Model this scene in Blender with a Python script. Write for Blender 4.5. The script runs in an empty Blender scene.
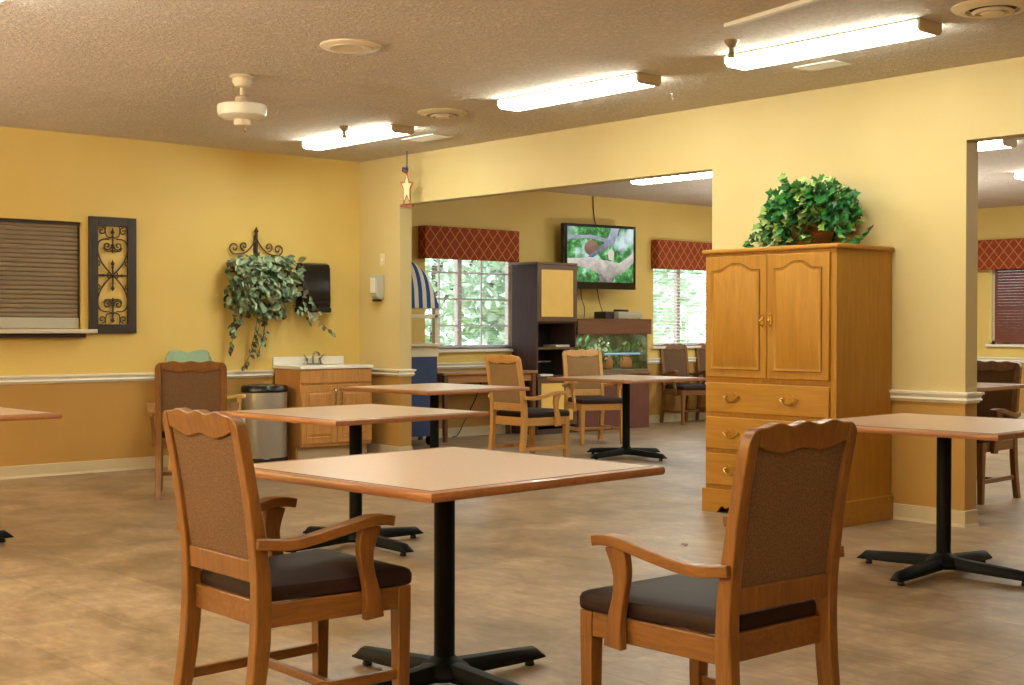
import bpy, bmesh, math, random
from mathutils import Vector, Matrix
rnd = random.Random(7)
PI = math.pi
scn = bpy.context.scene
COL = scn.collection
H = 2.85          # ceiling height

# ------------------------------------------------------------------ materials
def srgb(r, g, b):
    def f(c):
        c /= 255.0
        return c / 12.92 if c <= 0.04045 else ((c + 0.055) / 1.055) ** 2.4
    return (f(r), f(g), f(b), 1.0)

class NT:
    def __init__(self, name):
        self.m = bpy.data.materials.new(name)
        self.m.use_nodes = True
        self.t = self.m.node_tree
        self.t.nodes.clear()
        self.out = self.n('ShaderNodeOutputMaterial')
    def n(self, t, **kw):
        nd = self.t.nodes.new(t)
        for k, v in kw.items():
            if k.startswith('_'):
                setattr(nd, k[1:], v)
        return nd
    def l(self, a, b):
        self.t.links.new(a, b)
    def ramp(self, fac, stops):
        r = self.n('ShaderNodeValToRGB')
        e = r.color_ramp.elements
        e[0].position, e[0].color = stops[0]
        e[1].position, e[1].color = stops[-1]
        for p, c in stops[1:-1]:
            x = e.new(p); x.color = c
        self.l(fac, r.inputs[0])
        return r.outputs[0]
    def coords(self, scale=(1, 1, 1), kind='Object', rot=(0, 0, 0)):
        tc = self.n('ShaderNodeTexCoord')
        mp = self.n('ShaderNodeMapping')
        mp.inputs['Scale'].default_value = scale
        mp.inputs['Rotation'].default_value = rot
        self.l(tc.outputs[kind], mp.inputs[0])
        return mp.outputs[0]
    def noise(self, vec, scale, detail=3, rough=0.5, dist=0.0):
        n = self.n('ShaderNodeTexNoise')
        n.inputs['Scale'].default_value = scale
        n.inputs['Detail'].default_value = detail
        n.inputs['Roughness'].default_value = rough
        n.inputs['Distortion'].default_value = dist
        self.l(vec, n.inputs['Vector'])
        return n.outputs[0]
    def math(self, op, a, b=0.0, clamp=False):
        m = self.n('ShaderNodeMath'); m.operation = op; m.use_clamp = clamp
        for i, v in enumerate((a, b)):
            if isinstance(v, (int, float)): m.inputs[i].default_value = v
            else: self.l(v, m.inputs[i])
        return m.outputs[0]
    def mix(self, fac, a, b, mode='MIX'):
        m = self.n('ShaderNodeMix'); m.data_type = 'RGBA'; m.blend_type = mode
        if isinstance(fac, (int, float)): m.inputs[0].default_value = fac
        else: self.l(fac, m.inputs[0])
        for i, v in ((6, a), (7, b)):
            if isinstance(v, tuple): m.inputs[i].default_value = v
            else: self.l(v, m.inputs[i])
        return m.outputs[2]
    def bsdf(self, color, rough=0.5, metal=0.0, bump=None, bstr=0.2, bdist=0.002, spec=0.5, emit=None, estr=0.0, coat=0.0):
        b = self.n('ShaderNodeBsdfPrincipled')
        if isinstance(color, tuple): b.inputs['Base Color'].default_value = color
        else: self.l(color, b.inputs['Base Color'])
        if isinstance(rough, (int, float)): b.inputs['Roughness'].default_value = rough
        else: self.l(rough, b.inputs['Roughness'])
        b.inputs['Metallic'].default_value = metal
        b.inputs['Specular IOR Level'].default_value = spec
        b.inputs['Coat Weight'].default_value = coat
        if emit is not None:
            if isinstance(emit, tuple): b.inputs['Emission Color'].default_value = emit
            else: self.l(emit, b.inputs['Emission Color'])
            b.inputs['Emission Strength'].default_value = estr
        if bump is not None:
            bp = self.n('ShaderNodeBump')
            bp.inputs['Strength'].default_value = bstr
            bp.inputs['Distance'].default_value = bdist
            self.l(bump, bp.inputs['Height'])
            self.l(bp.outputs[0], b.inputs['Normal'])
        self.l(b.outputs[0], self.out.inputs[0])
        return self.m

def plain(name, rgb, rough=0.5, metal=0.0, var=0.06, scale=8, spec=0.5, **kw):
    t = NT(name)
    v = t.coords()
    n = t.noise(v, scale, 4)
    c = srgb(*rgb)
    lo = tuple(x * (1 - var) for x in c[:3]) + (1,)
    hi = tuple(min(1, x * (1 + var)) for x in c[:3]) + (1,)
    return t.bsdf(t.ramp(n, [(0.3, lo), (0.7, hi)]), rough, metal, spec=spec, **kw)

def wood(name, dark, light, rough=0.4, scale=1.0, axis=2, spec=0.5, coat=0.0, grain=1.0):
    t = NT(name)
    s = [14 * scale] * 3; s[axis] = 1.2 * scale
    v = t.coords(tuple(s))
    n1 = t.noise(v, 3.0, 6, 0.6, 0.8)
    n2 = t.noise(t.coords((1, 1, 1)), 3.0, 2)
    f = t.math('ADD', t.math('MULTIPLY', n1, 0.75), t.math('MULTIPLY', n2, 0.25))
    d, l = srgb(*dark), srgb(*light)
    c = t.ramp(f, [(0.5 - 0.22 / grain, d), (0.5 + 0.22 / grain, l)])
    return t.bsdf(c, rough, spec=spec, bump=n1, bstr=0.06, bdist=0.001, coat=coat)

def mat_wall(name='yellow_painted_plaster', a=(214, 185, 103), c_=(222, 195, 117)):
    t = NT(name)
    geo = t.n('ShaderNodeNewGeometry')
    sx = t.n('ShaderNodeSeparateXYZ'); t.l(geo.outputs['Position'], sx.inputs[0])
    v = t.coords()
    n = t.noise(v, 1.3, 3)
    up = t.ramp(n, [(0.25, srgb(*a)), (0.75, srgb(*c_))])
    lo = t.ramp(n, [(0.25, srgb(168, 128, 66)), (0.75, srgb(180, 139, 74))])
    f = t.math('GREATER_THAN', sx.outputs[2], 0.79)
    c = t.mix(f, lo, up)
    b = t.noise(v, 95, 4, 0.6)
    return t.bsdf(c, 0.55, bump=b, bstr=0.35, bdist=0.004, spec=0.35)

def mat_ceiling():
    t = NT('knockdown_textured_ceiling')
    v = t.coords()
    b = t.noise(v, 36, 5, 0.68, 0.6)
    b2 = t.ramp(b, [(0.42, (0, 0, 0, 1)), (0.6, (1, 1, 1, 1))])
    n = t.noise(v, 1.1, 4)
    c = t.ramp(n, [(0.25, srgb(228, 215, 197)), (0.75, srgb(238, 226, 209))])
    c = t.mix(0.16, c, b2, 'MULTIPLY')
    return t.bsdf(c, 0.9, bump=b2, bstr=0.75, bdist=0.012, spec=0.1)

def mat_floor():
    t = NT('mottled_brown_sheet_floor')
    v = t.coords()
    br = t.n('ShaderNodeTexBrick')
    br.offset = 0.5
    br.inputs['Scale'].default_value = 1.0
    br.inputs['Mortar Size'].default_value = 0.004
    br.inputs['Mortar Smooth'].default_value = 0.3
    br.inputs['Brick Width'].default_value = 0.92
    br.inputs['Row Height'].default_value = 0.46
    br.inputs['Color1'].default_value = (0.38, 0.38, 0.38, 1)
    br.inputs['Color2'].default_value = (0.62, 0.62, 0.62, 1)
    br.inputs['Mortar'].default_value = (0.25, 0.25, 0.25, 1)
    t.l(v, br.inputs['Vector'])
    n1 = t.noise(v, 2.4, 6, 0.62, 0.7)
    n2 = t.noise(t.coords((1.0, 2.2, 1)), 9, 6, 0.7, 0.4)
    f = t.math('ADD', t.math('MULTIPLY', n1, 0.5), t.math('MULTIPLY', n2, 0.5))
    f = t.math('ADD', f, t.math('MULTIPLY', t.math('SUBTRACT', br.outputs[0], 0.5), 0.26))
    c = t.ramp(f, [(0.33, srgb(99, 81, 59)), (0.46, srgb(130, 108, 82)), (0.56, srgb(154, 130, 102)), (0.68, srgb(181, 157, 128))])
    r = t.ramp(n2, [(0.2, (0.30,) * 3 + (1,)), (0.8, (0.46,) * 3 + (1,))])
    return t.bsdf(c, r, bump=n2, bstr=0.08, bdist=0.002, spec=0.45)

def mat_fabric(name, a, b, scale=260, rough=0.9):
    t = NT(name)
    v = t.coords()
    n = t.noise(v, scale, 2, 0.7)
    c = t.ramp(n, [(0.35, srgb(*a)), (0.65, srgb(*b))])
    return t.bsdf(c, rough, bump=n, bstr=0.3, bdist=0.001, spec=0.15)

def mat_valance():
    t = NT('rust_diamond_valance_fabric')
    tc = t.n('ShaderNodeTexCoord')
    sx = t.n('ShaderNodeSeparateXYZ'); t.l(tc.outputs['Object'], sx.inputs[0])
    h = t.math('ADD', sx.outputs[0], sx.outputs[1])
    z = t.math('MULTIPLY', sx.outputs[2], 0.85)
    def line(s):
        a = t.math('MULTIPLY', t.math('ADD', h, t.math('MULTIPLY', z, s)), 7.2)
        fr = t.math('ABSOLUTE', t.math('SUBTRACT', t.math('FRACT', t.math('ADD', a, 100.0)), 0.5))
        return t.math('LESS_THAN', fr, 0.045)
    f = t.math('MAXIMUM', line(1), line(-1))
    n = t.noise(t.coords(), 120, 2)
    c0 = t.ramp(n, [(0.3, srgb(128, 56, 32)), (0.7, srgb(150, 72, 42))])
    c = t.mix(t.math('MULTIPLY', f, 0.62), c0, srgb(212, 150, 96))
    return t.bsdf(c, 0.85, spec=0.15)

def mat_glass(name, tint=(1, 1, 1, 1), gloss=0.06):
    t = NT(name)
    a = t.n('ShaderNodeBsdfTransparent'); a.inputs[0].default_value = tint
    g = t.n('ShaderNodeBsdfGlossy'); g.inputs['Roughness'].default_value = 0.02
    m = t.n('ShaderNodeMixShader'); m.inputs[0].default_value = gloss
    t.l(a.outputs[0], m.inputs[1]); t.l(g.outputs[0], m.inputs[2]); t.l(m.outputs[0], t.out.inputs[0])
    return t.m

def mat_emit(name, rgb, s):
    t = NT(name)
    n = t.noise(t.coords(), 2.0, 2)
    c = srgb(*rgb)
    col = t.ramp(n, [(0.2, tuple(x * 0.97 for x in c[:3]) + (1,)), (0.8, c)])
    return t.bsdf(c, 0.4, emit=col, estr=s)

def mat_stripes():
    t = NT('blue_white_striped_canvas')
    tc = t.n('ShaderNodeTexCoord')
    sx = t.n('ShaderNodeSeparateXYZ'); t.l(tc.outputs['Object'], sx.inputs[0])
    f = t.math('GREATER_THAN', t.math('FRACT', t.math('ADD', t.math('MULTIPLY', sx.outputs[1], 9.6), 100.1)), 0.5)
    return t.bsdf(t.mix(f, srgb(226, 222, 205), srgb(44, 86, 150)), 0.8, spec=0.2)

def mat_leaf(name, a, b, c, edge=None):
    t = NT(name)
    oi = t.n('ShaderNodeNewGeometry')
    n = t.noise(t.coords(), 22, 2)
    f = t.math('ADD', t.math('MULTIPLY', oi.outputs['Random Per Island'], 0.7), t.math('MULTIPLY', n, 0.3))
    return t.bsdf(t.ramp(f, [(0.1, srgb(*a)), (0.5, srgb(*b)), (0.9, srgb(*c))]), 0.45, spec=0.4)

def mat_picture():
    t = NT('television_leafy_picture')
    v = t.coords()
    n = t.noise(v, 9, 5, 0.7)
    n2 = t.noise(v, 2.4, 3, 0.5)
    g = t.ramp(n, [(0.36, srgb(14, 60, 26)), (0.5, srgb(52, 140, 66)), (0.58, srgb(110, 200, 110)), (0.68, srgb(205, 245, 235))])
    c = t.mix(t.ramp(n2, [(0.52, (0, 0, 0, 1)), (0.66, (0.85,) * 3 + (1,))]), g, srgb(225, 245, 255))
    return t.bsdf((0.01, 0.01, 0.01, 1), 0.25, emit=c, estr=0.85)

M = {}
M['wall'] = mat_wall(); M['litwall'] = mat_wall('light_paled_yellow_plaster', (200, 181, 126), (208, 190, 138)); M['ceiling'] = mat_ceiling(); M['floor'] = mat_floor()  # second wall material: same yellow paint, paled for the light on the right wall
M['trim'] = plain('white_trim_paint', (232, 228, 214), 0.4, var=0.02)
M['base'] = plain('cream_vinyl_baseboard', (196, 180, 146), 0.5, var=0.03)
M['chairwood'] = wood('orange_brown_chair_wood', (92, 57, 23), (138, 90, 42), 0.38, 1.6, 2, coat=0.1)
M['armwood'] = wood('orange_brown_arm_wood', (92, 57, 23), (138, 90, 42), 0.38, 1.6, 1, coat=0.1)
M['oakchair'] = wood('golden_oak_chair_wood', (172, 122, 62), (210, 158, 92), 0.38, 1.6, 2, coat=0.1)
M['oakarm'] = wood('golden_oak_arm_wood', (172, 122, 62), (210, 158, 92), 0.38, 1.6, 1, coat=0.1)
M['tanfabric'] = mat_fabric('tan_tweed_fabric', (122, 94, 62), (156, 124, 84))
M['fabric'] = mat_fabric('brown_tweed_fabric', (88, 66, 50), (120, 93, 72))
M['vinyl'] = plain('dark_brown_vinyl', (40, 26, 24), 0.55, var=0.12, scale=14, spec=0.18)
M['paleoak'] = wood('pale_oak', (196, 150, 84), (226, 184, 118), 0.4, 1.2, 2)
M['mint'] = mat_fabric('mint_green_fabric', (128, 154, 130), (150, 176, 152), 160, 0.7)
M['honey'] = wood('honey_oak', (146, 98, 29), (180, 130, 48), 0.46, 0.8, 2, spec=0.35, grain=0.8)
M['honeyh'] = wood('honey_oak_lengthwise', (148, 100, 31), (182, 132, 50), 0.46, 0.8, 0, spec=0.35, grain=0.8)
M['vanwood'] = wood('plain_oak_cabinet', (164, 110, 52), (198, 146, 82), 0.42, 1.0, 2)
M['laminate'] = plain('tan_laminate', (194, 160, 132), 0.28, var=0.04, scale=60, spec=0.5)
M['edgewood'] = wood('table_edge_oak', (138, 88, 52), (168, 114, 74), 0.4, 1.0, 0, coat=0.15)
M['groove'] = plain('dark_panel_shade', (62, 36, 22), 0.6)
M['black'] = plain('black_cast_iron', (12, 13, 12), 0.55, var=0.2, spec=0.12)
M['brass'] = plain('antique_brass', (178, 142, 76), 0.3, 1.0, var=0.2, scale=40)
M['chrome'] = plain('polished_chrome', (200, 200, 196), 0.12, 1.0, var=0.03)
M['steel'] = plain('brushed_steel', (196, 194, 188), 0.3, 0.75, var=0.06)
M['blackplastic'] = plain('black_plastic', (20, 19, 18), 0.25, var=0.1)
M['smoke'] = plain('smoked_plastic', (30, 26, 22), 0.14, var=0.1)
M['white'] = plain('white_plastic', (230, 226, 212), 0.4, var=0.02)
M['cream'] = plain('cream_enamel', (222, 208, 176), 0.4, var=0.03)
M['endcap'] = plain('beige_end_cap', (196, 178, 148), 0.5, var=0.03)
M['greyplastic'] = plain('grey_plastic', (176, 176, 164), 0.4, var=0.03)
M['lens'] = mat_emit('lit_acrylic_lens', (248, 254, 240), 36.0)
M['shutter'] = plain('grey_brown_shutter', (128, 112, 90), 0.5, var=0.06)
M['darkbronze'] = plain('dark_bronze', (46, 34, 24), 0.5, var=0.15)
M['iron'] = plain('rusty_wrought_iron', (66, 46, 28), 0.55, var=0.25, scale=30)
M['counter'] = plain('stainless_counter', (208, 200, 182), 0.35, 0.15, var=0.04)
M['marble'] = plain('white_cultured_marble', (236, 232, 222), 0.2, var=0.03)
M['valance'] = mat_valance()
M['glass'] = mat_glass('window_glass')
M['blindwhite'] = plain('white_blind_slats', (226, 228, 226), 0.5, var=0.02)
M['blindblue'] = plain('lavender_white_slats', (206, 208, 222), 0.5, var=0.02)
M['blindbrown'] = plain('brown_wood_blind_slats', (112, 62, 40), 0.5, var=0.06)
M['winframe'] = plain('window_frame_taupe', (206, 188, 178), 0.4, var=0.02)
M['espresso'] = wood('espresso_laminate', (62, 46, 44), (86, 66, 62), 0.7, 1.0, 2, spec=0.2)
M['espressofront'] = wood('espresso_edge', (82, 58, 36), (104, 76, 48), 0.45, 1.0, 2)
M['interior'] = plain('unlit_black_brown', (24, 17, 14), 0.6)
M['yellowpanel'] = plain('yellow_door_panel', (226, 188, 98), 0.5, var=0.03)
M['canopy'] = wood('aquarium_walnut', (92, 58, 40), (120, 80, 56), 0.4, 1.0, 1)
M['mahogany'] = wood('aquarium_stand_mahogany', (84, 46, 40), (110, 66, 56), 0.45, 1.0, 2)
M['tankback'] = None
M['stripe'] = mat_stripes()
M['stallwhite'] = plain('stall_cream_paint', (222, 214, 186), 0.5, var=0.03)
M['stallblue'] = plain('stall_blue_panel', (38, 60, 104), 0.4, var=0.12, scale=4)
M['deskwood'] = wood('worn_oak_desk', (142, 96, 52), (176, 128, 76), 0.45, 1.0, 1)
M['deskleg'] = wood('dark_desk_leg', (88, 52, 28), (112, 70, 40), 0.45, 1.0, 2)
M['tvbezel'] = plain('glossy_black_bezel', (14, 13, 14), 0.12)
M['tvpic'] = mat_picture()
def mat_pic(name, dark, light, scale, z0, z1):
    t = NT(name)
    tc = t.n('ShaderNodeTexCoord'); sx = t.n('ShaderNodeSeparateXYZ'); t.l(tc.outputs['Object'], sx.inputs[0])
    n = t.noise(t.coords(), scale, 5, 0.7)
    g = t.math('DIVIDE', t.math('SUBTRACT', sx.outputs[2], z0), z1 - z0)
    f = t.math('ADD', t.math('MULTIPLY', n, 0.9), t.math('MULTIPLY', g, 0.55))
    return t.bsdf((0.01, 0.01, 0.01, 1), 0.3, emit=t.ramp(f, [(0.35, srgb(*dark)), (0.95, srgb(*light))]), estr=0.85)
M['branch'] = mat_pic('pictured_branch', (44, 40, 34), (226, 216, 206), 11, -0.30, 0.02)
M['branchdark'] = mat_pic('pictured_dark_branch', (40, 46, 60), (176, 186, 206), 12, 0.0, 0.36)
M['animal'] = mat_pic('pictured_brown_animal', (20, 14, 12), (150, 112, 92), 10, -0.05, 0.20)
M['ivygreen'] = mat_leaf('ivy_leaf_green', (12, 54, 26), (32, 100, 44), (72, 136, 54))
M['ivypale'] = mat_leaf('ivy_leaf_variegated', (104, 150, 66), (160, 188, 108), (206, 216, 160))
M['sage'] = mat_leaf('sage_vine_leaf', (56, 80, 58), (112, 138, 106), (176, 194, 160))
M['olive'] = mat_leaf('olive_dark_leaf', (62, 44, 26), (78, 74, 40), (96, 104, 60))
M['sprink'] = plain('dull_bronze', (128, 112, 84), 0.45, 0.4, var=0.1)
M['stem'] = plain('vine_stem', (84, 66, 36), 0.7)
M['wicker'] = wood('brown_wicker', (92, 56, 26), (150, 100, 52), 0.7, 5, 0)
M['tree'] = mat_leaf('haze_paled_leaf', (160, 186, 156), (200, 220, 198), (234, 242, 230))  # leaf colours lightened to imitate haze and glare outside
M['bark'] = plain('tree_bark', (96, 80, 64), 0.9)
M['lawn'] = plain('bright_lawn', (128, 166, 92), 0.9, var=0.2, scale=6)
M['red'] = plain('rust_red_paint', (150, 70, 38), 0.6)
M['blue'] = plain('navy_ribbon', (48, 54, 92), 0.7)
M['natural'] = plain('cream_wood', (226, 204, 150), 0.6)
M['waterm'] = mat_glass('aquarium_water', (0.80, 0.92, 0.86, 1), 0.02)
M['gravel'] = plain('aquarium_gravel', (120, 104, 84), 0.9, var=0.5, scale=90)
M['terracotta'] = plain('terracotta_ornament', (186, 112, 66), 0.7, var=0.2)
M['tankglint'] = mat_emit('pale_blue_reflection', (150, 178, 215), 0.45)  # glowing colour standing in for a reflection on the tank
M['aquaplant'] = mat_leaf('aquarium_plant', (12, 36, 18), (36, 84, 36), (96, 140, 72))
M['aquaflower'] = mat_leaf('aquarium_pale_flower', (200, 200, 170), (225, 225, 195), (245, 245, 225))
def _tb():
    t = NT('aquarium_backdrop_print')
    n = t.noise(t.coords(), 7, 5, 0.65)
    return t.bsdf(t.ramp(n, [(0.3, srgb(14, 24, 16)), (0.46, srgb(44, 58, 36)), (0.56, srgb(116, 112, 84)), (0.66, srgb(96, 60, 36)), (0.78, srgb(40, 30, 20))]), 0.6)
M['tankback'] = _tb()

# ------------------------------------------------------------------ geometry helper
class B:
    def __init__(self):
        self.bm = bmesh.new(); self.mi = 0
    def face(self, vs):
        try:
            f = self.bm.faces.new(vs); f.material_index = self.mi; return f
        except ValueError:
            return None
    def vs(self, pts):
        return [self.bm.verts.new(p) for p in pts]
    def box(self, x0, y0, z0, x1, y1, z1):
        if x0 > x1: x0, x1 = x1, x0
        if y0 > y1: y0, y1 = y1, y0
        if z0 > z1: z0, z1 = z1, z0
        v = self.vs([(x, y, z) for z in (z0, z1) for y in (y0, y1) for x in (x0, x1)])
        for q in ((0, 2, 3, 1), (4, 5, 7, 6), (0, 1, 5, 4), (2, 6, 7, 3), (0, 4, 6, 2), (1, 3, 7, 5)):
            self.face([v[i] for i in q])
        return self
    def prism(self, pts, axis, a, b):
        def m(p, t):
            return {'x': (t, p[0], p[1]), 'y': (p[0], t, p[1]), 'z': (p[0], p[1], t)}[axis]
        A = self.vs([m(p, a) for p in pts]); Bv = self.vs([m(p, b) for p in pts])
        n = len(pts)
        self.face(A); self.face(Bv[::-1])
        for i in range(n):
            self.face([A[i], Bv[i], Bv[(i + 1) % n], A[(i + 1) % n]])
        return self
    def rings(self, rings, cap0=True, cap1=True, closed=True):
        R = [self.vs(r) for r in rings]
        n = len(R[0])
        for a, b in zip(R, R[1:]):
            for i in range(n if closed else n - 1):
                j = (i + 1) % n
                self.face([a[i], a[j], b[j], b[i]])
        if cap0: self.face(R[0][::-1])
        if cap1: self.face(R[-1])
        return self
    def lathe(self, prof, c=(0, 0, 0), n=20, sx=1.0, sy=1.0):
        rs = [[(c[0] + r * sx * math.cos(2 * PI * i / n), c[1] + r * sy * math.sin(2 * PI * i / n), c[2] + z) for i in range(n)] for r, z in prof]
        return self.rings(rs)
    def sweep(self, pts, sec, up=(0, 0, 1), scales=None):
        pts = [Vector(p) for p in pts]
        rs = []
        for i, p in enumerate(pts):
            d = (pts[min(i + 1, len(pts) - 1)] - pts[max(i - 1, 0)])
            d = d.normalized() if d.length > 1e-9 else Vector((0, 0, 1))
            u = Vector(up)
            if abs(d.dot(u)) > 0.98: u = Vector((1, 0, 0)) if abs(d.x) < 0.9 else Vector((0, 1, 0))
            s = d.cross(u).normalized(); w = s.cross(d).normalized()
            k = scales[i] if scales else (1, 1)
            if isinstance(k, (int, float)): k = (k, k)
            rs.append([p + s * a * k[0] + w * b * k[1] for a, b in sec])
        return self.rings(rs)
    def tube(self, pts, r, n=6, scales=None):
        return self.sweep(pts, [(r * math.cos(2 * PI * i / n), r * math.sin(2 * PI * i / n)) for i in range(n)], scales=scales)
    def bar(self, pts, w, h, up=(0, 0, 1), scales=None):
        return self.sweep(pts, [(-w / 2, -h / 2), (w / 2, -h / 2), (w / 2, h / 2), (-w / 2, h / 2)], up, scales)
    def cyl(self, p0, p1, r, n=14):
        return self.tube([p0, p1], r, n)
    def leaf(self, p, d, nrm, L, W, shape='oval', fold=0.15):
        p, d, nrm = Vector(p), Vector(d).normalized(), Vector(nrm)
        s = d.cross(nrm)
        if s.length < 1e-4: s = d.cross(Vector((0.3, 0.5, 0.8)))
        s.normalize(); n = s.cross(d).normalized()
        if shape == 'oval':
            o = [(0.0, 0.0), (0.25, 0.42), (0.55, 0.5), (0.82, 0.28), (1.0, 0.0)]
        else:  # ivy
            o = [(0.0, 0.0), (-0.08, 0.30), (0.12, 0.50), (0.30, 0.34), (0.52, 0.58), (0.62, 0.26), (1.0, 0.0)]
        mid = [p + d * (L * max(0.0, a)) - n * (fold * L * 0.25 * a * a) for a, _ in o]
        for sg in (1, -1):
            side = [p + d * (L * a) + s * (sg * W * b) + n * (fold * W * b) - n * (fold * L * 0.25 * a * a) for a, b in o]
            if shape == 'oval':
                V = self.vs([mid[0]] + side[1:-1] + [mid[-1]])
            else:
                V = self.vs([mid[0]] + side[1:-1] + [mid[-1]])
            self.face(V if sg > 0 else V[::-1])
        return self
    def grid(self, nu, nv, fn):
        V = [[self.bm.verts.new(fn(i / nu, j / nv)) for j in range(nv + 1)] for i in range(nu + 1)]
        for i in range(nu):
            for j in range(nv):
                self.face([V[i][j], V[i + 1][j], V[i + 1][j + 1], V[i][j + 1]])
        return self
    def build(self, name, mats, parent=None, bevel=0.0, smooth=True, seg=2, weld=False, recalc=True):
        if weld: bmesh.ops.remove_doubles(self.bm, verts=self.bm.verts, dist=1e-5)
        if recalc: bmesh.ops.recalc_face_normals(self.bm, faces=self.bm.faces)
        me = bpy.data.meshes.new(name)
        self.bm.to_mesh(me); self.bm.free()
        for m in (mats if isinstance(mats, (list, tuple)) else [mats]):
            me.materials.append(M[m] if isinstance(m, str) else m)
        if smooth:
            for p in me.polygons: p.use_smooth = True
            me.set_sharp_from_angle(angle=math.radians(38))
        o = bpy.data.objects.new(name, me)
        COL.objects.link(o)
        if parent: o.parent = parent
        if bevel:
            md = o.modifiers.new('Bevel', 'BEVEL'); md.width = bevel; md.segments = seg
            md.limit_method = 'ANGLE'; md.angle_limit = math.radians(45)
        return o

def thing(name, label, cat, loc=(0, 0, 0), rz=0.0, group=None):
    o = bpy.data.objects.new(name, None)
    COL.objects.link(o)
    o.location = loc; o.rotation_euler = (0, 0, rz); o.empty_display_size = 0.1
    o['label'] = label; o['category'] = cat
    if group: o['group'] = group
    return o
def tag(o, label, cat, group=None):
    o['label'] = label; o['category'] = cat
    if group: o['group'] = group
    return o
def struct(o):
    o['kind'] = 'structure'; return o
KIDS = {}
def dup(root, loc, rz, label, group=None):
    def cp(o, par):
        c = o.copy(); COL.objects.link(c)
        c.parent = par
        for ch in [x for x in list(bpy.data.objects) if x.parent == o]: cp(ch, c)
        return c
    r = cp(root, None)
    r.location = loc; r.rotation_euler = (0, 0, rz); r['label'] = label
    if group: r['group'] = group
    return r

def spline(pts, k=8):
    P = [Vector(p) for p in pts]; out = []
    for i in range(len(P) - 1):
        a, b, c, d = P[max(i - 1, 0)], P[i], P[i + 1], P[min(i + 2, len(P) - 1)]
        for j in range(k):
            t = j / k
            out.append(0.5 * ((2 * b) + (c - a) * t + (2 * a - 5 * b + 4 * c - d) * t * t + (3 * b - a - 3 * c + d) * t ** 3))
    out.append(P[-1]); return out

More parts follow.
